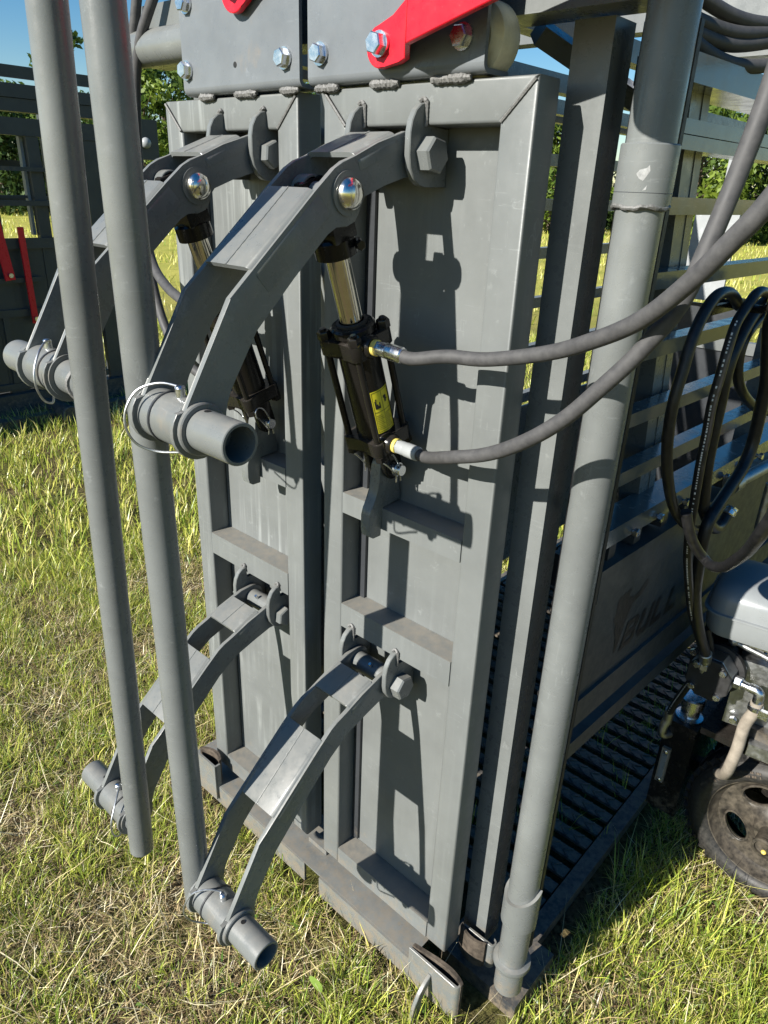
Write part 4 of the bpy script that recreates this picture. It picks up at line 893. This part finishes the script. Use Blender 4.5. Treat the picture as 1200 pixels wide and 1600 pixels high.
def blades(name, x, y, L, wd, col, bend, mat, lie=None, z=None, seg=3, group_dir=None):
    n = len(x); z0 = height(x, y)-.004 if z is None else z
    az_ = rng.random(n)*2*PI if group_dir is None else group_dir
    tilt = np.abs(rng.normal(.28, .22, n)) if lie is None else lie
    face = az_+PI/2+rng.normal(0, .5, n)
    V = np.zeros((n, seg*2+1, 3)); ca, sa = np.cos(az_), np.sin(az_)
    ph = np.zeros(n); rx = np.zeros(n); rz = np.zeros(n); kink = rng.normal(0, .12, (n, seg))
    for k in range(seg+1):
        w = wd*(1-(k/seg)**1.6)*.5*(1. if k else .75)
        px, py, pz = x+rx*ca, y+rx*sa, z0+rz; fx, fy = np.cos(face)*w, np.sin(face)*w
        if k < seg:
            V[:, 2*k] = np.stack([px-fx, py-fy, pz], 1); V[:, 2*k+1] = np.stack([px+fx, py+fy, pz], 1)
            th = tilt+bend*(k/seg)+kink[:, k]; rx = rx+np.sin(th)*L/seg; rz = np.maximum(rz+np.cos(th)*L/seg, .0015)
        else: V[:, 2*k] = np.stack([px, py, pz], 1)
    m_ = seg*2+1; base = np.arange(n)*m_
    quads = np.concatenate([np.stack([base+2*k, base+2*k+1, base+2*k+3, base+2*k+2], 1) for k in range(seg-1)], 0).ravel()
    tri = np.stack([base+2*(seg-1), base+2*(seg-1)+1, base+2*seg], 1).ravel()
    nq = n*(seg-1); me = bpy.data.meshes.new(name); me.vertices.add(n*m_); me.vertices.foreach_set('co', V.reshape(-1).astype(np.float32))
    me.loops.add(len(quads)+len(tri)); me.loops.foreach_set('vertex_index', np.concatenate([quads, tri]).astype(np.int32))
    me.polygons.add(nq+n); ls = np.concatenate([np.arange(nq)*4, nq*4+np.arange(n)*3]); me.polygons.foreach_set('loop_start', ls.astype(np.int32))
    me.polygons.foreach_set('use_smooth', np.ones(nq+n, bool))
    me.update(calc_edges=True)
    ca_ = me.color_attributes.new('tint', 'FLOAT_COLOR', 'POINT'); C4 = np.ones((n, m_, 4), np.float32); C4[:, :, :3] = col[:, None, :]
    tip = np.linspace(0, 1, m_)[None, :, None]; C4[:, :, :3] = C4[:, :, :3]*(1-.0*tip)
    ca_.data.foreach_set('color', C4.reshape(-1)); me.materials.append(mat)
    o = bpy.data.objects.new(name, me); S.collection.objects.link(o); o['kind'] = 'stuff'; return o
def mixcol(n, cols, wts):
    c = np.array(cols); i = rng.choice(len(cols), n, p=np.array(wts)/sum(wts)); return c[i]*(1+rng.normal(0, .18, (n, 1))).clip(.5, 1.6)
GREENS = [(.34,.42,.058),(.48,.53,.09),(.19,.29,.04),(.66,.62,.15),(.72,.65,.28)]
STRAW = [(.58,.47,.25),(.42,.31,.16),(.78,.69,.46),(.20,.13,.07),(.54,.50,.18)]
# close turf: clumps of green with straw lying between
def tufts(nc, r0, r1, per, spread, half, thr, soft):
    cx, cy = scatter(nc, r0, r1, half); g = 1-dry(cx, cy); k = rng.random(nc) < np.clip((g-thr)/soft, .07, 1); cx, cy = cx[k], cy[k]
    cnt = rng.integers(per//2, per+per//2, len(cx)); ix = np.repeat(np.arange(len(cx)), cnt)
    a = rng.random(len(ix))*2*PI; r = np.abs(rng.normal(0, spread, len(ix)))
    x, y = cx[ix]+np.cos(a)*r, cy[ix]+np.sin(a)*r; ok = ~keep_out(x, y)
    sc = rng.uniform(.65, 1.35, len(cx))[ix]
    return x[ok], y[ok], (a+rng.normal(0, .7, len(ix)))[ok], sc[ok]
x, y, a, sc = tufts(25000, .35, 3.0, 11, .024, .95, .26, .36); n = len(x)
blades('grass', x, y, sc*rng.uniform(.028, .070, n), rng.uniform(.0013, .0030, n), mixcol(n, GREENS, (5,5,3,3,1)), rng.uniform(.2, 1.5, n), BM, group_dir=a)
x, y, a, sc = tufts(1700, .35, 3.2, 10, .022, .95, .40, .25); n = len(x)
blades('tall_grass', x, y, sc*rng.uniform(.045, .10, n), rng.uniform(.0016, .0036, n), mixcol(n, GREENS, (5,5,3,3,2)), rng.uniform(.2, 1.3, n), BM, group_dir=a, seg=4)
x, y = scatter(150000, .35, 3.0, .95); k = ~keep_out(x, y) & (rng.random(len(x)) < np.clip(dry(x, y)*1.7-.15, .25, 1)); x, y = x[k], y[k]; n = len(x)
blades('dry_grass', x, y, rng.uniform(.012, .060, n), rng.uniform(.0011, .0026, n), mixcol(n, STRAW, (4,4,2,3,2)), rng.normal(0, .5, n), SM, lie=rng.normal(1.25, .38, n), z=height(x, y)+rng.random(n)*.014)
# longer grass in the shade at the chute's right foot and round the wheel
def box_tufts(x0, x1, y0, y1, nc, per, spread): 
    cx, cy = rng.uniform(x0, x1, nc), rng.uniform(y0, y1, nc); ix = np.repeat(np.arange(nc), per); a = rng.random(len(ix))*2*PI; r = np.abs(rng.normal(0, spread, len(ix)))
    return cx[ix]+np.cos(a)*r, cy[ix]+np.sin(a)*r, a
x, y, a = box_tufts(.50, .95, .30, 1.2, 230, 9, .02); k = ~keep_out(x, y) & ~((x > .5) & (y > .58) & (x < .98)); x, y, a = x[k], y[k], a[k]; n = len(x)
blades('long_grass', x, y, np.where(y > .45, rng.uniform(.06, .16, n), rng.uniform(.03, .085, n)), rng.uniform(.0018, .0040, n), mixcol(n, GREENS, (5,4,5,1,1)), rng.uniform(.1, 1.1, n), BM, group_dir=a, seg=4)
x, y, a = box_tufts(.15, .80, -.30, .02, 120, 8, .018); k = ~keep_out(x, y); x, y, a = x[k], y[k], a[k]; n = len(x)
blades('tall_grass', x, y, rng.uniform(.04, .10, n), rng.uniform(.0017, .0036, n), mixcol(n, GREENS, (5,5,3,2,1)), rng.uniform(.1, 1.2, n), BM, group_dir=a, seg=4)
x, y, a = box_tufts(.10, .44, .35, 1.5, 60, 6, .015); n = len(x)
blades('grass_between_treads', x, y, rng.uniform(.06, .12, n), rng.uniform(.002, .004, n), mixcol(n, GREENS, (3,2,6,0,0)), rng.uniform(.1, .9, n), BM, group_dir=a)
# middle and far field
x, y, a, sc = tufts(24000, 2.75, 8.5, 7, .035, .9, .14, .35); n = len(x)
blades('field_grass', x, y, sc*rng.uniform(.05, .12, n), rng.uniform(.004, .008, n), mixcol(n, GREENS, (4,5,2,4,3)), rng.uniform(.2, 1.3, n), BM, group_dir=a)
x, y, a, sc = tufts(22000, 8.5, 36, 3, .08, .85, .25, .35); n = len(x)
blades('far_field_grass', x, y, sc*rng.uniform(.09, .20, n), rng.uniform(.012, .030, n), mixcol(n, GREENS, (2,5,1,5,5)), rng.uniform(.2, 1.2, n), BM, group_dir=a)
# small round weed leaves and pale fallen stems among the turf
x, y = scatter(5200, .4, 3.0, .95); k = ~keep_out(x, y) & (vnoise(x, y, .16, 21) > .56); x, y = x[k], y[k]; n = len(x)
blades('ground_weeds', x, y, rng.uniform(.010, .024, n), rng.uniform(.006, .012, n), mixcol(n, [(.12,.22,.04),(.18,.29,.06),(.09,.16,.035)], (4,3,2)), rng.uniform(.2, .9, n), BM, lie=rng.uniform(.6, 1.3, n), z=height(x, y)+rng.uniform(.004, .022, n), seg=2)
x, y = scatter(2600, .4, 3.0, .95); k = ~keep_out(x, y); x, y = x[k], y[k]; n = len(x)
blades('fallen_stems', x, y, rng.uniform(.08, .20, n), rng.uniform(.0012, .0024, n), mixcol(n, STRAW, (4,1,5,0,2)), rng.normal(.2, .4, n), SM, lie=rng.normal(1.2, .2, n), z=height(x, y)+rng.uniform(.004, .02, n), seg=4)
# one broad serrated weed leaf beside the door guide
mb = MB(); rows = []
for k in range(15):
    u = k/14; w = .011*math.sin(PI*min(1, u*.93+.06))**.7*(1+.16*(k % 2)); c = Vector((.188-.006*u*2, -.185-.012*u, GZ+.012+.070*u-.018*u*u)); d = Vector((.8, .45, -.05)).normalized()
    rows.append([mb.b.verts.new(c+d*s*w+Vector((0,0,abs(s)*.003))) for s in (-1, 0, 1)])
for A, B in zip(rows, rows[1:]):
    for i in range(2): mb.b.faces.new((A[i], A[i+1], B[i+1], B[i]))
M['leaf'] = plain('weed_leaf_green', (.20, .30, .06), .5, .2, 60, .3, .3)
single('weed_leaf', mb, 'leaf', 'single broad serrated green weed leaf in the grass left of the door guide', 'weed', (.188, -.185, GZ))

# ================================================================== TREES ALONG THE FIELD EDGE
def leaf_material(name, c1, c2):
    m, nt, b = mat_base(name); at = nt.nodes.new("ShaderNodeAttribute"); at.attribute_name = 'tint'
    nt.links.new(mix(nt, at.outputs['Fac'], c1, c2), b.inputs['Base Color']); b.inputs['Roughness'].default_value = .5; b.inputs['Specular IOR Level'].default_value = .3
    tr = nt.nodes.new("ShaderNodeBsdfTranslucent"); nt.links.new(mix(nt, at.outputs['Fac'], c1, c2), tr.inputs[0])
    mx = nt.nodes.new("ShaderNodeMixShader"); mx.inputs[0].default_value = .4; out = nt.nodes["Material Output"]
    nt.links.new(b.outputs[0], mx.inputs[1]); nt.links.new(tr.outputs[0], mx.inputs[2]); nt.links.new(mx.outputs[0], out.inputs[0]); return m
LM = [leaf_material('leaf_mid', (.028,.060,.014), (.13,.20,.035)), leaf_material('leaf_bright', (.05,.10,.015), (.24,.32,.05)), leaf_material('leaf_dark', (.018,.040,.013), (.07,.12,.03))]
def tree(x, y, h, w, kind, label, sparse=1., base=.12, leaf=.16):
    t = Thing('tree', label, 'tree', (x, y, GZ), 'trees along the field edge'); o = Vector((x, y, GZ))
    mb = MB(); mb.sweep([o, o+Vector((.05*h*random.uniform(-1,1), .02*h, h*.35)), o+Vector((.06*h*random.uniform(-1,1), .03*h, h*.86))], .1, 8, 5, rfun=lambda q: h*.022*(1.1-q))
    cl = []
    nb = int(16*sparse)+6
    for k in range(nb):
        u = base+(1-base)*(k+.5)/nb; a = k*2.4+random.uniform(-.5, .5); prof = (math.sin(PI*min(1, .18+u*.80)))**.7
        r = w*prof*random.uniform(.35, 1.0); c = o+Vector((math.cos(a)*r, math.sin(a)*r, h*u)); cl.append((c, w*random.uniform(.22, .42)*(.6+.5*prof)))
        s = o+Vector((0, 0, h*max(.08, u-.16))); mb.sweep([s, s.lerp(c, .55)+Vector((0,0,.03*h)), c], .05, 5, 3, rfun=lambda q: h*.006*(1.15-q))
    t.part('trunk', mb, 'trunk')
    n = int(3600*sparse); ci = rng.integers(0, len(cl), n); C = np.array([c for c, _ in cl])[ci]; R_ = np.array([r for _, r in cl])[ci]
    d = rng.normal(0, 1, (n, 3)); d /= np.linalg.norm(d, axis=1, keepdims=True); p = C+d*(R_*(rng.random(n)**.45))[:, None]*np.array((1, 1, .8))
    p[:, 2] = np.maximum(p[:, 2], GZ+.05)
    nrm = d*.6+rng.normal(0, .6, (n, 3)); nrm /= np.linalg.norm(nrm, axis=1, keepdims=True); u = np.cross(nrm, rng.normal(0, 1, (n, 3))); u /= np.linalg.norm(u, axis=1, keepdims=True); v = np.cross(nrm, u)
    s = leaf*rng.uniform(.5, 1.2, n)[:, None]; q = np.stack([p-u*s, p+v*s*.45, p+u*s, p-v*s*.45], 1)-np.array(t.loc)
    me = bpy.data.meshes.new('crown'); me.vertices.add(4*n); me.vertices.foreach_set('co', q.reshape(-1).astype(np.float32)); me.loops.add(4*n); me.loops.foreach_set('vertex_index', np.arange(4*n, dtype=np.int32))
    me.polygons.add(n); me.polygons.foreach_set('loop_start', (np.arange(n)*4).astype(np.int32)); me.update(calc_edges=True)
    ca = me.color_attributes.new('tint', 'FLOAT_COLOR', 'POINT'); f = np.clip(rng.normal(.5, .25, n)+(rng.random(len(cl))[ci]-.5)*.5, 0, 1); ca.data.foreach_set('color', np.repeat(np.stack([f, f, f, np.ones(n)], 1), 4, 0).reshape(-1).astype(np.float32))
    me.materials.append(LM[kind]); co = bpy.data.objects.new('crown', me); S.collection.objects.link(co); co.parent = t.e
    return t
TREES = [(-33.19,10.90,4.2,2.4,2,'dark tree at the far left edge, behind the background chute'),(-30.80,11.60,4.0,2.4,2,'dark tree seen through the left part of the background chute window'),(-34.18,13.90,4.6,2.6,0,'green tree behind the background chute, left of its window post'),
 (-31.99,13.92,3.9,2.2,0,'low tree behind the background chute beams, left of the poles'),(-26.13,12.29,10.5,.75,0,'tall thin sparse tree whose leaves show between the two poles'),(-34.72,17.48,4.6,2.4,0,'low green tree behind the two poles'),
 (-32.21,17.92,5.0,2.4,0,'tree behind the right pole and the hanging dark hoses'),(-27.47,16.13,5.3,2.0,1,'bright yellow-green tree right of the hanging dark hoses'),(-28.74,17.88,5.7,2.2,0,'green tree touching the farther header plate, below the pale pipe'),
 (-28.44,26.43,5.6,2.6,0,'tree seen in the narrow gap between the two doors'),
 (-18.49,29.56,5.0,2.6,1,'bright tree behind the upper corner of the nearer door'),(-15.25,26.85,4.2,2.2,1,'yellow-green tree in the gap between door and square post'),
 (-13.08,32.39,4.2,2.4,0,'tree behind the round post sleeve'),(-9.65,27.30,4.4,2.3,1,'bright leafy tree in the side window right of the round post'),(-9.28,30.60,4.2,2.4,0,'tree behind the dusty hoses on the right'),(-8.81,33.87,4.6,2.6,2,'dark tree at the far right edge')]
for x, y, h, w, k, lab in TREES:
    thin = w < 1
    tree(x, y, h, w, k, lab, sparse=.32 if thin else 1.25, base=.30 if thin else .06, leaf=.13 if thin else .15)
# low hedge of brush closing the field edge below the crowns
n = 26000; u_ = rng.random(n); ang = rad(-72)+u_*rad(84); R_ = 37+2.5*rng.random(n)
bx = CG[0]+R_*np.sin(ang); by = CG[1]+R_*np.cos(ang); bz = GZ+rng.random(n)**1.2*(1.5+1.1*vnoise(ang*40, ang*0, .9, 9))
nr = rng.normal(0, 1, (n, 3)); nr /= np.linalg.norm(nr, axis=1, keepdims=True); u1 = np.cross(nr, rng.normal(0, 1, (n, 3))); u1 /= np.linalg.norm(u1, axis=1, keepdims=True); v1 = np.cross(nr, u1)
s = .24*rng.uniform(.5, 1.2, n)[:, None]; P3 = np.stack([bx, by, bz], 1); q = np.stack([P3-u1*s, P3+v1*s*.5, P3+u1*s, P3-v1*s*.5], 1)
me = bpy.data.meshes.new('brush'); me.vertices.add(4*n); me.vertices.foreach_set('co', q.reshape(-1).astype(np.float32)); me.loops.add(4*n); me.loops.foreach_set('vertex_index', np.arange(4*n, dtype=np.int32))
me.polygons.add(n); me.polygons.foreach_set('loop_start', (np.arange(n)*4).astype(np.int32)); me.update(calc_edges=True)
ca = me.color_attributes.new('tint', 'FLOAT_COLOR', 'POINT'); f = np.clip(rng.normal(.45, .3, n), 0, 1); ca.data.foreach_set('color', np.repeat(np.stack([f, f, f, np.ones(n)], 1), 4, 0).reshape(-1).astype(np.float32))
me.materials.append(LM[2]); bo = bpy.data.objects.new('brush', me); S.collection.objects.link(bo); bo['kind'] = 'stuff'
# overhead wire at the upper left
single('overhead_wire', MB().sweep([(-30,-14,12.2),(-28,0,9.9),(-25.5,12.2,9.0),(-22,40,10.5)], .022, 6, 10), 'ink', 'thin dark overhead wire crossing the sky at the upper left corner', 'wire', (-28, 0, 9.9))
